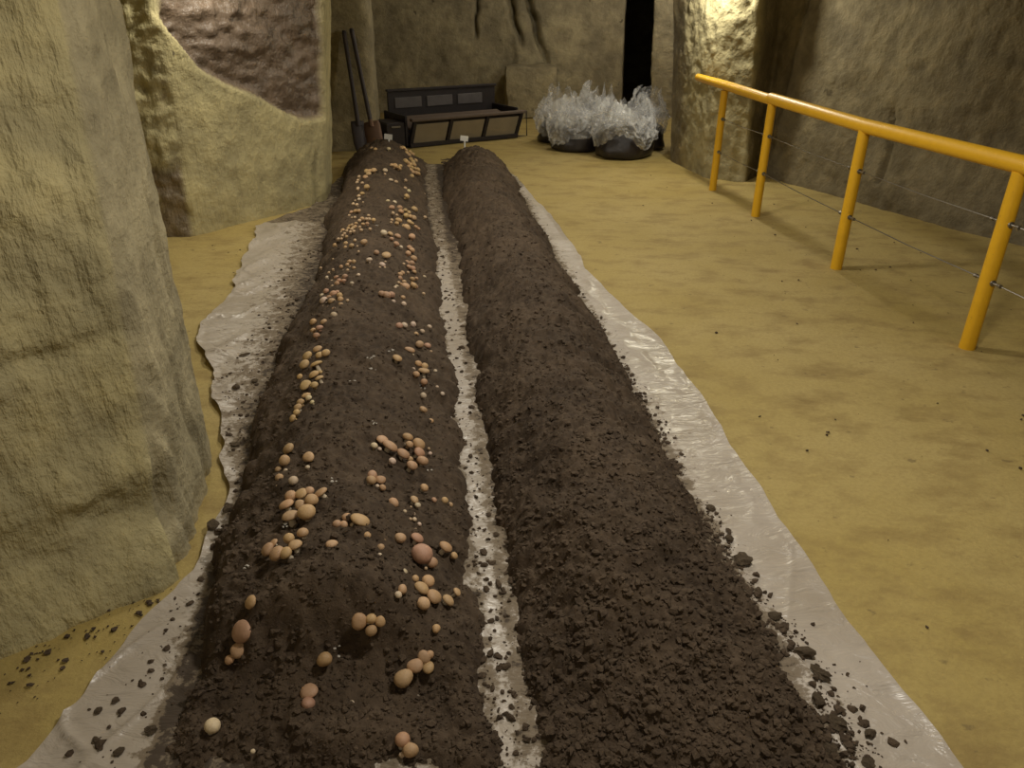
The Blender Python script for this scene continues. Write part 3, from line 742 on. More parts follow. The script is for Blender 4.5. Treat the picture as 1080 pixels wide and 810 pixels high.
# larger clods one could pick up
ORD = 'first second third fourth fifth sixth seventh eighth ninth tenth eleventh twelfth thirteenth fourteenth fifteenth sixteenth seventeenth eighteenth nineteenth twentieth'.split()
CLODS = [('right', 0.735, 1.84, .038), ('right', 0.72, 1.95, .024), ('right', 0.80, 1.46, .034), ('right', 0.815, 1.39, .028), ('right', 0.76, 1.60, .024), ('right', 0.775, 1.30, .026),
         ('right', 0.80, 1.235, .030), ('right', 0.87, 1.21, .020), ('right', 0.755, 1.17, .026), ('right', 0.83, 1.13, .020), ('right', 0.745, 1.70, .020), ('right', 0.70, 2.12, .020),
         ('left', -1.00, 1.19, .014), ('left', -0.93, 1.16, .018), ('left', -1.04, 1.28, .016), ('left', -0.88, 1.22, .020), ('left', -1.02, 2.02, .034), ('left', -1.00, 2.12, .030),
         ('left', -1.12, 2.55, .020), ('left', -1.28, 3.05, .030), ('left', -1.22, 3.12, .022), ('left', -1.36, 3.4, .022)]
clod_me = []
for k in range(3):
    vs = []; n = 0
    for i, v in enumerate(ICO_V): vs.append(v)
    # one subdivision for a rounder lump
    ev = {}; fs = []
    vs = [np.array(v) for v in vs]
    def midp(a, b):
        key = (min(a, b), max(a, b))
        if key not in ev:
            m_ = vs[a] + vs[b]; ev[key] = len(vs); vs.append(m_ / np.linalg.norm(m_))
        return ev[key]
    for a, b, c in ICO_F:
        ab, bc, ca = midp(a, b), midp(b, c), midp(c, a)
        fs += [(a, ab, ca), (b, bc, ab), (c, ca, bc), (ab, bc, ca)]
    A = np.array(vs)
    A = A * (1 + 0.75 * fbm(A[:, 0] * 2.3 + k * 9, A[:, 1] * 2.3, A[:, 2] * 2.3, 4, 5, 0.7)[:, None])
    A[:, 2] = np.maximum(A[:, 2] * 0.62, -0.35)
    clod_me.append(mesh('soil_clod', A, fs, False)); clod_me[-1].materials.append(M['clod'])
for i, (side, x, y, r) in enumerate(CLODS):
    o = obj('soil_clod', clod_me[i % 3], None, None, (x, y, float(sheet_z(np.array([x]), np.array([y]))[0]) + r * .3))
    r *= 0.72
    o.scale = (r * random.uniform(.8, 1.3), r * random.uniform(.7, 1.1), r * random.uniform(.6, .9))
    o.rotation_euler = (0, 0, random.uniform(0, 6.28))
    rank = sorted([c[2] for c in CLODS if c[0] == side]).index(y)
    tag(o, '%s nearest loose dark soil clod on the %s margin of the white sheet' % (ORD[rank], side), 'soil clod', 'soil clods on the %s margin of the sheet' % side)

# ------------------------------------------------------------------ mushrooms
def cap_material():
    m, nt, b = nodes('mushroom_cap')
    oi = nt.nodes.new('ShaderNodeObjectInfo')
    v = coords(nt)
    f = noise_node(nt, v, 3.0, 5, 0.65)
    c = mix(nt, ramp(nt, f, [(0.35, 0.0), (0.7, 0.30)]), oi.outputs['Color'], (0.34, 0.19, 0.10))
    sp = noise_node(nt, v, 5.0, 2, 0.5)
    c = mix(nt, ramp(nt, sp, [(0.70, 0.0), (0.74, 0.8)]), c, (0.09, 0.06, 0.04))
    nt.links.new(c, b.inputs['Base Color'])
    b.inputs['Roughness'].default_value = 0.55
    b.inputs['Subsurface Weight'].default_value = 0.0
    bump(nt, b, f, 0.15, 0.05)
    return m
M['cap'] = cap_material()
M['stem'] = simple('mushroom_stem', (0.62, 0.52, 0.38), 0.7, 0, 0.1, 8)
M['gill'] = simple('mushroom_gills', (0.30, 0.17, 0.11), 0.8, 0, 0.15, 8)

def lathe(profile, n, wob=0.0, seed=0):
    V = []; Fs = []
    rows = len(profile)
    for i, (r, z) in enumerate(profile):
        for k in range(n):
            a = 2 * math.pi * k / n
            w = 1 + wob * math.sin(2 * a + seed) + wob * .6 * math.sin(3 * a + 2 * seed)
            V.append((r * w * math.cos(a), r * w * math.sin(a), z))
    for i in range(rows - 1):
        for k in range(n):
            Fs.append((i * n + k, i * n + (k + 1) % n, (i + 1) * n + (k + 1) % n, (i + 1) * n + k))
    Fs.append(tuple(range(n - 1, -1, -1))); Fs.append(tuple(range((rows - 1) * n, rows * n)))
    return V, Fs
# unit caps: radius 1, brim near z = 0
CAP_ROUND = [(0.30, -0.30), (0.62, -0.36), (0.84, -0.24), (0.97, 0.0), (1.0, 0.20), (0.95, 0.44), (0.82, 0.66), (0.60, 0.83), (0.32, 0.93), (0.06, 0.96)]
CAP_FLAT = [(0.28, -0.06), (0.70, -0.16), (0.92, -0.13), (1.0, 0.0), (0.97, 0.16), (0.86, 0.33), (0.66, 0.47), (0.42, 0.55), (0.20, 0.58), (0.04, 0.58)]
CAP_EGG = [(0.28, -0.45), (0.56, -0.50), (0.78, -0.36), (0.92, -0.08), (0.98, 0.20), (0.96, 0.48), (0.84, 0.76), (0.62, 0.98), (0.34, 1.10), (0.06, 1.14)]
STEM = [(0.44, -1.35), (0.46, -1.1), (0.38, -0.7), (0.36, -0.35), (0.34, 0.05), (0.10, 0.10)]
caps = []
for j, (pf, wb) in enumerate([(CAP_ROUND, .02), (CAP_FLAT, .05), (CAP_EGG, .03), (CAP_ROUND, .07), (CAP_FLAT, .08)]):
    v, f = lathe(pf, 16, wb, j * 1.3)
    me = mesh('mushroom_cap', v, f, True); me.materials.append(M['cap']); caps.append(me)
v, f = lathe(STEM, 10, .05, 1)
stem_me = mesh('mushroom_stem', v, f, True); stem_me.materials.append(M['stem'])
# tiny buttons: cap and stub as one mesh
v, f = lathe([(0.40, -1.0), (0.36, -0.5), (0.36, -0.32), (0.80, -0.28), (0.98, 0.0), (0.97, 0.3), (0.78, 0.68), (0.45, 0.90), (0.08, 0.97)], 10, .04, 2)
button_me = mesh('mushroom', v, f, True); button_me.materials.append(M['cap'])

PLACE = {   # where each clump is, in words; and the singles' own labels
    'A1': 'the loose left-flank trail above the big tan clump',
    'A1b': 'the pair above the big tan clump',
    'A2': 'the pair of fused caps left of the brown ten-cap clump',
    'A3': 'the ten-cap brown clump on the right of the crest',
    'A4': 'the tight pinkish clump of five at mid crest',
    'A10': 'the vertical trail of white buttons on the right crest',
    'A11': 'the dull trio at the right edge of the bed',
    'A5': 'the big fused tan clump on the left flank',
    'A6': 'the crest group led by one big round cap',
    'A7': 'the left-flank clump just below the big tan clump',
    'A14': 'the chain of small caps left of the biggest mushroom',
    'A16': 'the brown group with the biggest round cap',
    'A17': 'the spotted pair right of the biggest mushroom',
    'B1': 'the heap of five below the biggest mushroom',
    'B4': 'the tiny pair left of the heap of five',
    'B2': 'the foursome on the crest near the front end',
    'B3': 'the diagonal chain at the right front corner',
    'B8': 'the trio at the very front foot of the bed',
    'B9': 'the reddish pair on the dark front slope',
    'B13': 'the upright row low on the left front flank',
    'C1': 'the long yellow cascade down the left flank',
    'C2': 'the five reddish caps above the long yellow cascade',
    'C3': 'the crowded left cluster with a white middle',
    'C4': 'the pink row across the middle of the crest',
    'C6': 'the right trail just below the pink column',
    'C7': 'the twin caps on the right of the crest',
    'C8': 'the pale scatter right of the twin caps',
    'C9': 'the short row right of the twin round caps',
    'C10': 'the round cap with a bud above the tan column',
    'C12': 'the tan column on the right shoulder',
    'C13': 'the three spaced caps below the tan column',
    'C14': 'the faint white buttons on the far right slope',
    'D1': 'the yellow group below the dense golden cluster',
    'D5': 'the brown square cluster left of the white-capped mushroom',
    'D6': 'the white buttons scattered beside the left sheet edge',
    'D7': 'the reddish left cluster in mid bed',
    'E2': 'the pink diagonal row on the right of the crest',
    'E5': 'the pale three-headed tuft on mid crest',
    'E6': 'the tall pink column on the right shoulder',
    'E7': 'the left lower tuft of the pink column',
    'E8': 'the right lower tuft of the pink column',
    'F1': 'the left trail above the dense golden cluster',
    'F2': 'the small yellow knot above the dense golden cluster',
    'F3': 'the dense golden cluster on the left flank',
    'G1': 'the pale pair on the far crest',
    'G2': 'the three pale caps on the far right shoulder',
    'G4': 'the white pair above the pink heap',
    'G5': 'the big pink heap on the far right shoulder',
    'G7': 'the white stacked pair left of the pink heap',
    'G8': 'the stray white buttons on the far right slope',
    'H3': 'the brown pair at the far left tip',
    'H4': 'the thick golden crust at the far right tip',
    'H5': 'the yellow cluster on the far crest',
    'H6': 'the white pair in the middle of the far crest',
    'H7': 'the tan row on the far left shoulder',
    'H8': 'the faint brown trail on the far left flank',
    'A8': 'small pinkish mushroom alone on the right of the mid crest',
    'A9': 'round tan mushroom alone below the tight pinkish clump of five',
    'A12': 'small pale tan mushroom just below the big round crest cap',
    'A13': 'tan mushroom showing its white stem, alone on the lower crest',
    'A15': 'round tan mushroom just left of the biggest mushroom',
    'A18': 'small whitish mushroom alone below and left of the biggest mushroom',
    'B1b': 'spotted round mushroom just right of the heap of five',
    'B1c': 'small narrow mushroom at the bed edge above the spotted round one',
    'B5': 'small narrow mushroom alone between the heap of five and diagonal chain',
    'B6': 'single round tan mushroom in the dark hollow of the front slope',
    'B7': 'tiny white button alone on the front slope beside the reddish pair',
    'B10': 'pale mushroom alone at the front left foot of the bed',
    'B11': 'tiny white button at the front foot of the bed',
    'B12': 'small yellowish mushroom alone above the upright left front row',
    'C5': 'small pale button alone at mid crest above the pink row',
    'C11': 'single round tan mushroom in mid crest left of the tan column',
    'D2': 'wide tan mushroom alone right of the yellow group',
    'D3': 'tiny white button below the wide tan mushroom',
    'D4': 'white-capped mushroom with visible stem on the left of mid crest',
    'D8': 'pale mushroom alone right of the reddish left cluster',
    'D9': 'upright pale yellow mushroom right of the reddish left cluster',
    'E1': 'single tan mushroom on the right above the tall pink column',
    'E3': 'tilted pink mushroom left of the broad pink crest cap',
    'E4': 'broad pink mushroom alone at the middle of the crest',
    'E9': 'small white button left of the pink column foot',
    'E10': 'small white button alone right of the tall pink column',
    'G0': 'small tan mushroom alone on the far right shoulder',
    'G3': 'broad pale mushroom alone on the left of the far crest',
    'G6': 'single upright tan mushroom right above the big pink heap',
    'H1': 'small white button beside the white tag at the far tip',
    'H2': 'small white button on the crest just below the far tag',
}
COLS = {'t': (0.56, 0.36, 0.19), 'r': (0.50, 0.295, 0.18), 'p': (0.70, 0.56, 0.40)}
WORD = {'t': 'tan', 'r': 'reddish tan', 'p': 'pale'}
def clump_labels(cid, items):
    n = len(items)
    lab = [None] * n
    if n == 1: return [PLACE[cid]]
    left = set(range(n))
    place = PLACE[cid]
    def word(i): return WORD[items[i][3][0] if items[i][3][0] in WORD else 't']
    size = sorted(left, key=lambda i: -items[i][2])
    if items[size[0]][2] > 1.1 * items[size[1]][2]:
        lab[size[0]] = 'largest %s mushroom in %s' % (word(size[0]), place); left.discard(size[0])
    if n == 2 and len(left) == 1:
        i = left.pop(); lab[i] = 'smaller %s mushroom in %s' % (word(i), place); return lab
    if n > 2 and items[size[-1]][2] < 0.85 * items[size[-2]][2]:
        lab[size[-1]] = 'smallest %s mushroom in %s' % (word(size[-1]), place); left.discard(size[-1])
    sx = lambda i: items[i][0] / items[i][1]
    for key, txt in ((lambda i: -items[i][1], 'farthest back'), (lambda i: items[i][1], 'nearest'), (sx, 'leftmost'), (lambda i: -sx(i), 'rightmost')):
        if not left: break
        best = min(range(n), key=key)          # the extreme of the whole clump
        if best in left:
            lab[best] = '%s %s mushroom in %s' % (txt, word(best), place); left.discard(best)
    order = sorted(range(n), key=lambda i: (1.6 - float(bed_macro('left', items[i][0], items[i][1]))) / items[i][1])
    for i in left:
        k = order.index(i)
        lab[i] = ('%s mushroom from the top in %s' % (ORD[k], place)) if n < 20 else 'one of the inner mushrooms in %s' % place
    return lab

flat = []
for cid, items in MUSHROOMS.items():
    if not items: continue
    labs = clump_labels(cid, items)
    for it, lb in zip(items, labs):
        x, y, d, kind = it
        app = d / math.hypot(y, 1.4)
        flat.append((app, cid, x, y, d / 1000.0, kind, lb))
flat.sort(key=lambda t: -t[0])
rest_v = []
for idx, (app, cid, x, y, d, kind, lb) in enumerate(flat):
    r = d / 2 * 1.12
    hx = float(bed_macro('left', x, y))
    e = 0.02
    gx = (float(bed_macro('left', x + e, y)) - float(bed_macro('left', x - e, y))) / (2 * e)
    gy = (float(bed_macro('left', x, y + e)) - float(bed_macro('left', x, y - e))) / (2 * e)
    nrm = Vector((-gx * .8, -gy * .8, 1)).normalized()
    tilt = 0.16 if 'e' not in kind else 0.1
    nrm = (nrm + Vector((random.gauss(0, tilt), random.gauss(0, tilt), 0))).normalized()
    if 'e' in kind: nrm = (nrm + Vector((-0.35, -0.2, 0))).normalized()
    rot = nrm.to_track_quat('Z', 'Y').to_matrix().to_4x4() @ Matrix.Rotation(random.uniform(0, 6.28), 4, 'Z')
    z = max(hx, 0.012) + r * 0.70 + 0.004
    base = COLS['r' if 'r' in kind else ('p' if 'p' in kind else 't')]
    far_y = 1.08 if cid[0] in 'FHG' or cid in ('C1', 'D1') else 1.0
    j = random.uniform(.86, 1.14)
    col = (base[0] * j, base[1] * j * random.uniform(.95, 1.05) * far_y ** .5, base[2] * j * random.uniform(.9, 1.1) / far_y, 1)
    grp = 'mushrooms growing on the left soil bed'
    if idx < 300:
        if app * 780 / 1000 > 8.0:
            root = empty('mushroom')
            root.matrix_world = Matrix.Translation((x, y, z)) @ rot
            ci = 0 if 'p' in kind else random.choice([0, 1, 1, 3, 4] if d > .035 else [0, 0, 3, 2, 1])
            c = obj('cap', caps[ci], None, root); c.scale = (r, r, r * random.uniform(.85, 1.05)); c.color = col
            k_ = 0.55 if 'e' in kind else 1.0
            s = obj('stem', stem_me, None, root); s.scale = (r * .9 * k_, r * .9 * k_, r * k_)
            tag(root, lb, 'mushroom', grp)
        else:
            o = obj('mushroom', button_me)
            o.matrix_world = Matrix.Translation((x, y, z)) @ rot @ Matrix.Diagonal((r, r, r * random.uniform(.8, 1.05), 1))
            o.color = col
            tag(o, lb, 'mushroom', grp)
    else:
        rest_v.append((Matrix.Translation((x, y, z)) @ rot @ Matrix.Diagonal((r, r, r, 1))))
if rest_v:
    V = []; Fs = []
    for Mx in rest_v:
        b = len(V)
        V += [Mx @ vv.co for vv in button_me.vertices]
        Fs += [tuple(i + b for i in p.vertices) for p in button_me.polygons]
    o = obj('tiny_mushrooms', mesh('tiny_mushrooms', V, Fs, True), M['cap'])
    o.color = (0.64, 0.46, 0.28, 1)
    tag(o, 'the tiniest mushroom buttons scattered between the clumps on the left bed', 'mushrooms', kind='stuff')

# ------------------------------------------------------------------ yellow handrail
def paint_material():
    m, nt, b = nodes('yellow_paint')
    v = coords(nt)
    f = noise_node(nt, v, 14, 5, 0.6)
    c = mix(nt, f, (0.66, 0.36, 0.012), (0.82, 0.47, 0.02))
    w = noise_node(nt, v, 45, 4, 0.6)
    c = mix(nt, ramp(nt, w, [(0.66, 0.0), (0.72, 0.5)]), c, (0.35, 0.19, 0.03))
    nt.links.new(c, b.inputs['Base Color'])
    b.inputs['Roughness'].default_value = 0.42
    bump(nt, b, f, 0.1, 0.01)
    return m
M['paint'] = paint_material()
M['steel'] = simple('dull_steel', (0.32, 0.30, 0.27), 0.35, 0.9)
RAIL = [(1.86, 7.98), (1.95, 7.26), (2.07, 6.25), (2.21, 4.85), (2.40, 3.56), (2.58, 2.35), (2.66, 1.8)]
rail = empty('handrail', (1.95, 7.26, 0))
O = Vector((1.95, 7.26, 0))
def P3(p, z): return Vector((p[0], p[1], z)) - O
def lerp2(a, b, t): return (a[0] + (b[0] - a[0]) * t, a[1] + (b[1] - a[1]) * t)
j0 = lerp2(RAIL[2], RAIL[1], 0.02)
MB().tube([P3(RAIL[0], .955), P3(RAIL[1], .945), P3(j0, .925)], [.034, .040, .040], 18).build('top_rail', M['paint'], rail, True)
MB().tube([P3(lerp2(RAIL[2], RAIL[3], -.03), .935), P3(RAIL[3], .925), P3(RAIL[4], .93), P3(RAIL[6], .93)], .043, 18).build('top_rail', M['paint'], rail, True)
for i, p in enumerate(RAIL[1:6]):
    r = .034 + .0016 * i
    fz = float(floor_h(np.array([p[0]]), np.array([p[1]]))[0])
    post = MB().tube([P3(p, fz - .012), P3(p, .30), P3(p, .60), P3(p, .90)], [r * 1.02, r, r * .99, r * .96], 16).build('post', M['paint'], rail, True)
    t = Vector((RAIL[i + 2][0] - RAIL[i][0], RAIL[i + 2][1] - RAIL[i][1], 0)).normalized()
    for z in (.36, .655):
        for sg in (-1, 1):
            if i == 0 and sg < 0: continue
            a = P3(p, z) + t * (r * .8) * sg
            MB().tube([a, a + t * sg * .012, a + t * sg * .013, a + t * sg * .045], [.016, .016, .007, .007], 10).tube([a + t * sg * .045, a + t * sg * .062], .011, 8).build('cable_fitting', M['steel'], post, True)
for z in (.36, .655):
    for a, b in zip(RAIL[1:5], RAIL[2:6]):
        A, B = P3(a, z), P3(b, z)
        d = (B - A).normalized()
        mid = (A + B) / 2 - Vector((0, 0, .006))
        MB().tube([A + d * .10, mid, B - d * .10], .0032, 6).build('cable', M['steel'], rail, True)
tag(rail, 'yellow painted wooden handrail on round posts with two thin steel cables', 'handrail')

# ------------------------------------------------------------------ long trough at the far end
M['dark_iron'] = simple('blackened_iron', (0.030, 0.024, 0.026), 0.55, 0.3, .3, 12)
M['grey_board'] = simple('dusty_board', (0.27, 0.22, 0.145), 0.8, 0, .25, 6)
M['rail_board'] = simple('worn_brown_board', (0.13, 0.095, 0.075), 0.7, 0, .3, 8)
M['film_grey'] = simple('grey_liner', (0.12, 0.11, 0.115), 0.35, 0, .4, 9)
ang = math.atan2(10.44 - 9.62, 0.04 + 1.29)
tr = empty('trough', (-1.29, 9.62, 0), ang)
L = 1.58
lean = 0.07
def slope(u, k, dy=0.0):       # point on the leaning front board: u along, k up 0..1
    return Vector((u + 0.05 * k, -lean * k + dy, 0.02 + 0.30 * k))
def panel(u0, u1, k0, k1, dy, th):
    a = [slope(u0, k0, dy), slope(u1, k0, dy), slope(u1, k1, dy), slope(u0, k1, dy)]
    b = [q + Vector((0, th, 0)) for q in a]
    return MB().add(a + b, [(0, 1, 2, 3), (7, 6, 5, 4), (0, 4, 5, 1), (1, 5, 6, 2), (2, 6, 7, 3), (3, 7, 4, 0)])
panel(0, L, 0, 1, 0.012, 0.025).build('front_board', M['dark_iron'], tr)
w3 = L / 3
for k in range(3):
    panel(k * w3 + .035, (k + 1) * w3 - .03, .10, .86, 0.0, 0.02).build('panel', M['grey_board'], tr)
for k in range(4):
    u = min(max(k * w3, .015), L - .015)
    panel(u - .022, u + .022, 0, 1, -0.028, 0.05).build('rib', M['dark_iron'], tr)
m = MB(); m.box((L / 2 + .05, -lean + .0, .335), (L + .08, .085, .035), None, .006); m.build('front_rim', M['rail_board'], tr)
m = MB(); m.box((L / 2, -.035, .03), (L, .03, .05), None, .005); m.build('bottom_rail', M['dark_iron'], tr)
m = MB(); m.box((L / 2, .34, .035), (L, .66, .03), None, .005); m.build('trough_floor', M['dark_iron'], tr)
m = MB(); m.box((L / 2 - .02, .22, .27), (L - .06, .40, .03), Matrix.Rotation(.22, 3, 'X'), .005); m.build('inner_board', M['rail_board'], tr)
m = MB(); m.box((L / 2 + .04, .66, .31), (L + .02, .03, .60), None, .005); bb = m.build('back_board', M['dark_iron'], tr)
for k in range(3):
    m = MB(); m.box((.31 + k * .46, .64, .46), (.38, .014, .13), None, .004); m.build('liner', M['film_grey'], bb)
m = MB(); m.box((L / 2 + .04, .655, .615), (L + .05, .06, .03), None, .005); m.build('back_rim', M['dark_iron'], tr)
for u in (-.02, L + .02):
    m = MB(); m.box((u, .33, .20), (.03, .66, .36), None, .005); m.build('end_board', M['dark_iron'], tr)
m = MB(); m.box((-.16, .22, .16), (.24, .42, .30), None, .012); gb = m.build('drive_box', M['dark_iron'], tr)
m = MB(); m.box((-.16, .003, .26), (.12, .012, .02), None, .003); m.build('box_handle', M['steel'], gb)
m = MB(); m.tube([(L + .06, -.07, .33), (L + .13, -.05, .335), (L + .14, -.05, .02), (L + .02, -.02, .02)], .009, 8); m.build('end_loop', M['dark_iron'], tr, True)
tag(tr, 'long dark iron trough with three dusty front panels at the far end', 'trough')

# ------------------------------------------------------------------ shovels
M['handle'] = simple('dark_handle_wood', (0.045, 0.034, 0.038), 0.6, 0, .3, 10)
M['rust'] = simple('rusty_blade', (0.15, 0.085, 0.055), 0.6, 0.3, .35, 12)
def shovel(top, foot, label, blade_mat, w=.11, roll=0.0):
    T, Fp = Vector(top), Vector(foot)
    d = (T - Fp).normalized()
    root = empty('shovel', foot)
    side = d.cross(Vector((0, 1, 0))).normalized()
    side = Matrix.Rotation(roll, 3, d) @ side
    nrm = side.cross(d).normalized()
    s0 = .36
    MB().tube([d * s0, d * ((T - Fp).length * .6), T - Fp], [.027, .024, .026], 12).build('handle', M['handle'], root, True)
    g = MB().tube([T - Fp, T - Fp + d * .03], [.030, .020], 12).build('grip_end', M['handle'], root, True)
    MB().tube([d * .34, d * (s0 + .12)], [.030, .024], 12).build('socket', blade_mat, root, True)
    vs = []; rows = 9; cols = 7
    for t_ in (0, 1):
        for i in range(rows):
            k = i / (rows - 1)
            ww = w * (1.0 if k > .35 else .35 + .65 * (k / .35) ** .6) * (1 if k < .92 else .9)
            for j in range(cols):
                u = (j / (cols - 1) - .5) * 2
                vs.append(d * (k * .40) + side * (u * ww) + nrm * (.03 * (u * u) - .012 * math.sin(k * 3.1) + (.004 if t_ else 0)))
    n = rows * cols; fs = []
    for i in range(rows - 1):
        for j in range(cols - 1):
            a = i * cols + j
            fs += [(a, a + 1, a + cols + 1, a + cols), (n + a + cols, n + a + cols + 1, n + a + 1, n + a)]
    rim = [i for i in range(cols)] + [i * cols + cols - 1 for i in range(1, rows)] + [(rows - 1) * cols + j for j in range(cols - 2, -1, -1)] + [i * cols for i in range(rows - 2, 0, -1)]
    for a, b in zip(rim, rim[1:] + rim[:1]): fs.append((a, n + a, n + b, b))
    me = mesh('blade', vs, fs, True)
    obj('blade', me, blade_mat, root)
    tag(root, label, 'shovel')
shovel((-1.91, 9.31, 1.31), (-1.76, 9.02, 0.005), 'dark long-handled shovel leaning at the far rock, left of two', M['handle'], .085, .5)
shovel((-1.82, 9.31, 1.33), (-1.585, 9.0, 0.005), 'long-handled shovel with rusty brown blade leaning right of the other', M['rust'], .10, 0.0)

# ------------------------------------------------------------------ stone block by the back wall
def lump_box(name, c, d, mat, seed, n=12, amp=.02, rnd=.12):
    """a rough-hewn block: rounded box grid with noise"""
    V = []; Fs = []
    for ax in range(3):
        for sg in (-1, 1):
            b = len(V)
            for i in range(n):
                for j in range(n):
                    a, bb = -1 + 2 * i / (n - 1), -1 + 2 * j / (n - 1)
                    q = [0, 0, 0]; q[ax] = sg; q[(ax + 1) % 3] = a; q[(ax + 2) % 3] = bb
                    V.append(q)
            for i in range(n - 1):
                for j in range(n - 1):
                    f = (b + i * n + j, b + (i + 1) * n + j, b + (i + 1) * n + j + 1, b + i * n + j + 1)
                    Fs.append(f if sg > 0 else f[::-1])
    V = np.array(V, float)
    inner = np.clip(V, -1 + rnd, 1 - rnd); dl = V - inner
    ln = np.linalg.norm(dl, axis=1, keepdims=True); ln[ln == 0] = 1
    V = inner + dl / ln * rnd * (np.linalg.norm(dl, axis=1, keepdims=True) > 0)
    V = V * np.array(d) / 2
    nz = fbm(V[:, 0] * 5, V[:, 1] * 5, V[:, 2] * 5, 4, seed)
    V = V * (1 + amp * 4 * nz[:, None] / max(d))
    return mesh(name, V, Fs, True)
b = obj('stone_block', lump_box('stone_block', None, (.80, .5, .76), M['rock_far'], 3), M['rock_far'], None, (.30, 12.62, .375))
tag(b, 'squared pale stone block standing against the back wall', 'stone block')

# ------------------------------------------------------------------ compost bags with clear film
M['bag'] = simple('black_bag', (0.022, 0.017, 0.017), 0.38, 0, .4, 14, .5)
def film_material():
    m, nt, b = nodes('clear_film')
    v = coords(nt)
    f = noise_node(nt, v, 5, 3, 0.5, 1.5)
    b.inputs['Base Color'].default_value = (0.80, 0.80, 0.82, 1)
    b.inputs['Roughness'].default_value = 0.22
    b.inputs['IOR'].default_value = 1.5
    tr_ = nt.nodes.new('ShaderNodeBsdfTransparent')
    mx = nt.nodes.new('ShaderNodeMixShader')
    fac = ramp(nt, f, [(0.35, 0.12), (0.68, 0.52)])
    nt.links.new(fac, mx.inputs[0]); nt.links.new(tr_.outputs[0], mx.inputs[1]); nt.links.new(b.outputs[0], mx.inputs[2])
    nt.links.new(mx.outputs[0], nt.nodes['Material Output'].inputs['Surface'])
    return m
M['film'] = film_material()
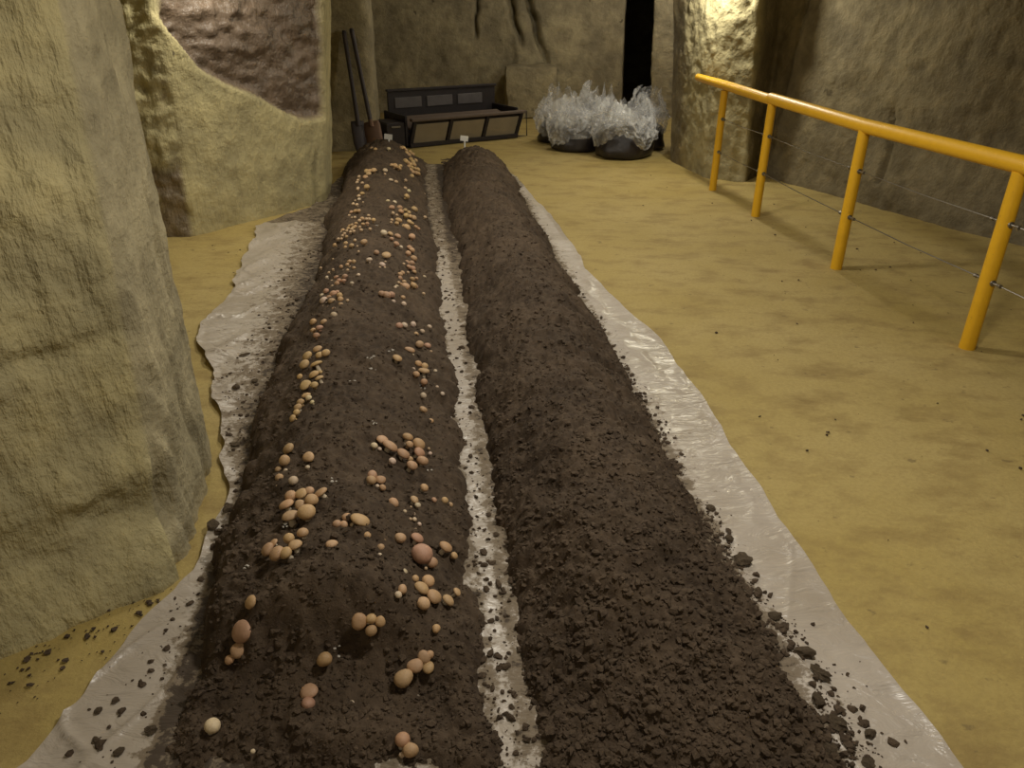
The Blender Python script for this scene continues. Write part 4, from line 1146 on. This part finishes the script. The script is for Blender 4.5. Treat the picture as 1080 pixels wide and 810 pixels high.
def bag(c, r, h, top, label, seed, sq=1.0):
    root = empty('compost_bag', (*c, 0), random.uniform(0, 6))
    n, rows = 40, 14
    V = []; 
    prof = [(0.55, .0), (.86, .006), (.97, .05), (1.02, .16), (1.03, .35), (1.02, .55), (.98, .72), (.90, .86), (.74, .96), (.50, 1.0), (.2, 1.02), (.02, 1.02)]
    for i, (pr, pz) in enumerate(prof):
        for k in range(n):
            a = 2 * math.pi * k / n
            V.append((pr * r * math.cos(a), pr * r * sq * math.sin(a), pz * h))
    V = np.array(V)
    w = 1.2 * fbm(V[:, 0] * 5 + seed, V[:, 1] * 5, V[:, 2] * 6, 4, seed)
    V[:, :2] *= (1 + .17 * w)[:, None]; V[:, 2] *= 1 + .05 * w
    V[:, 2] = np.maximum(V[:, 2], 0)
    obj('bag_body', big_mesh('bag_body', V, grid_faces(len(prof), n, True)), M['bag'], root)
    # film gathered loosely above: folded collar rising to ragged points
    n, rows = 84, 20
    T = np.linspace(0, 1, rows)[:, None]; A = (np.arange(n) * 2 * math.pi / n)[None]
    cr = lambda k, f, s: 1 - 2 * np.abs(vnoise(np.cos(A) * k + seed, np.sin(A) * k, T * f + seed, s))      # sharp creases
    fold = 0.9 * cr(1.3, 1.2, seed + 3) + .55 * cr(2.7, 2.6, seed + 4) + .25 * cr(6.0, 5.0, seed + 6)
    peak = 0.50 + 0.55 * np.clip(1 - 1.7 * np.abs(vnoise(np.cos(A) * 1.5 + seed, np.sin(A) * 1.5, 0 * A, seed + 8)), 0, 1) ** 1.6
    rad = r * (1.06 + .16 * np.sin(T * 3.1) - .50 * T ** 1.7 + .20 * fold * (0.15 + T))
    lo = h * (.55 + .40 * vnoise(np.cos(A) * 1.8 + seed, np.sin(A) * 1.8, 0 * A, seed + 14))
    z = lo + (top - lo) * (T * peak) + .03 * cr(3.5, 4.0, seed + 11)
    jit = 0.008 * RNG.standard_normal((rows, n, 3))
    V = (np.stack([rad * np.cos(A), rad * sq * np.sin(A), z + 0 * A], -1) + jit).reshape(-1, 3)
    fo = obj('clear_film', big_mesh('clear_film', V, grid_faces(rows, n, True), False), M['film'], root)
    # crumpled sheet closing the top
    T2 = np.linspace(0, 1, 14)[:, None]
    f2 = 1 - 2 * np.abs(vnoise(np.cos(A) * 2 + seed, np.sin(A) * 2, T2 * 3, seed + 23))
    rad2 = r * .98 * T2 * (1 + .12 * f2)
    z2 = h * 1.06 + (top - h) * (.42 * (1 - T2) + .30 * (1 - np.abs(fbm(rad2 * np.cos(A) * 8, rad2 * np.sin(A) * 8, 0 * rad2 + seed, 3, seed)) * 2))
    z2 = np.maximum(z2, h * 1.04)
    V = np.stack([rad2 * np.cos(A), rad2 * sq * np.sin(A), z2], -1).reshape(-1, 3)
    obj('crumpled_film', big_mesh('crumpled_film', V, grid_faces(14, n, True), False), M['film'], root)
    tag(root, label, 'compost bag', 'compost bags with clear film in the far corner')
bag((1.32, 9.12), .37, .31, .62, 'black bag under clear film, nearest of the bags in the far corner', 5, .85)
bag((0.80, 9.55), .31, .28, .62, 'black bag under clear film between the nearest and the leftmost bag', 12)
bag((0.62, 10.15), .27, .27, .66, 'black bag under clear film, leftmost of the far corner bags', 21)
bag((1.20, 10.02), .31, .29, .74, 'black bag under clear film behind the nearest bag', 33)
bag((1.67, 9.64), .22, .30, .70, 'black bag under clear film squeezed against the right rock pillar', 41)

# ------------------------------------------------------------------ white tags at the bed ends
M['tag'] = simple('white_tag', (0.80, 0.79, 0.76), 0.5, 0, .04)
for (x, y, z, lb) in ((-1.30, 8.10, .30, 'small white tag on a stake at the far tip of the mushroom bed'), (-.51, 8.22, .265, 'small white tag on a stake at the far tip of the bare bed')):
    r = empty('bed_tag', (x, y, z - .03))
    m = MB(); m.box((0, 0, .095), (.085, .006, .055), Matrix.Rotation(.12, 3, 'Y'), .002); m.build('plate', M['tag'], r)
    MB().tube([(0, 0, -.06), (0.004, .0, .05), (0.004, 0.002, .075)], [.004, .009, .010], 8).build('stake', M['tag'], r, True)
    tag(r, lb, 'tag')
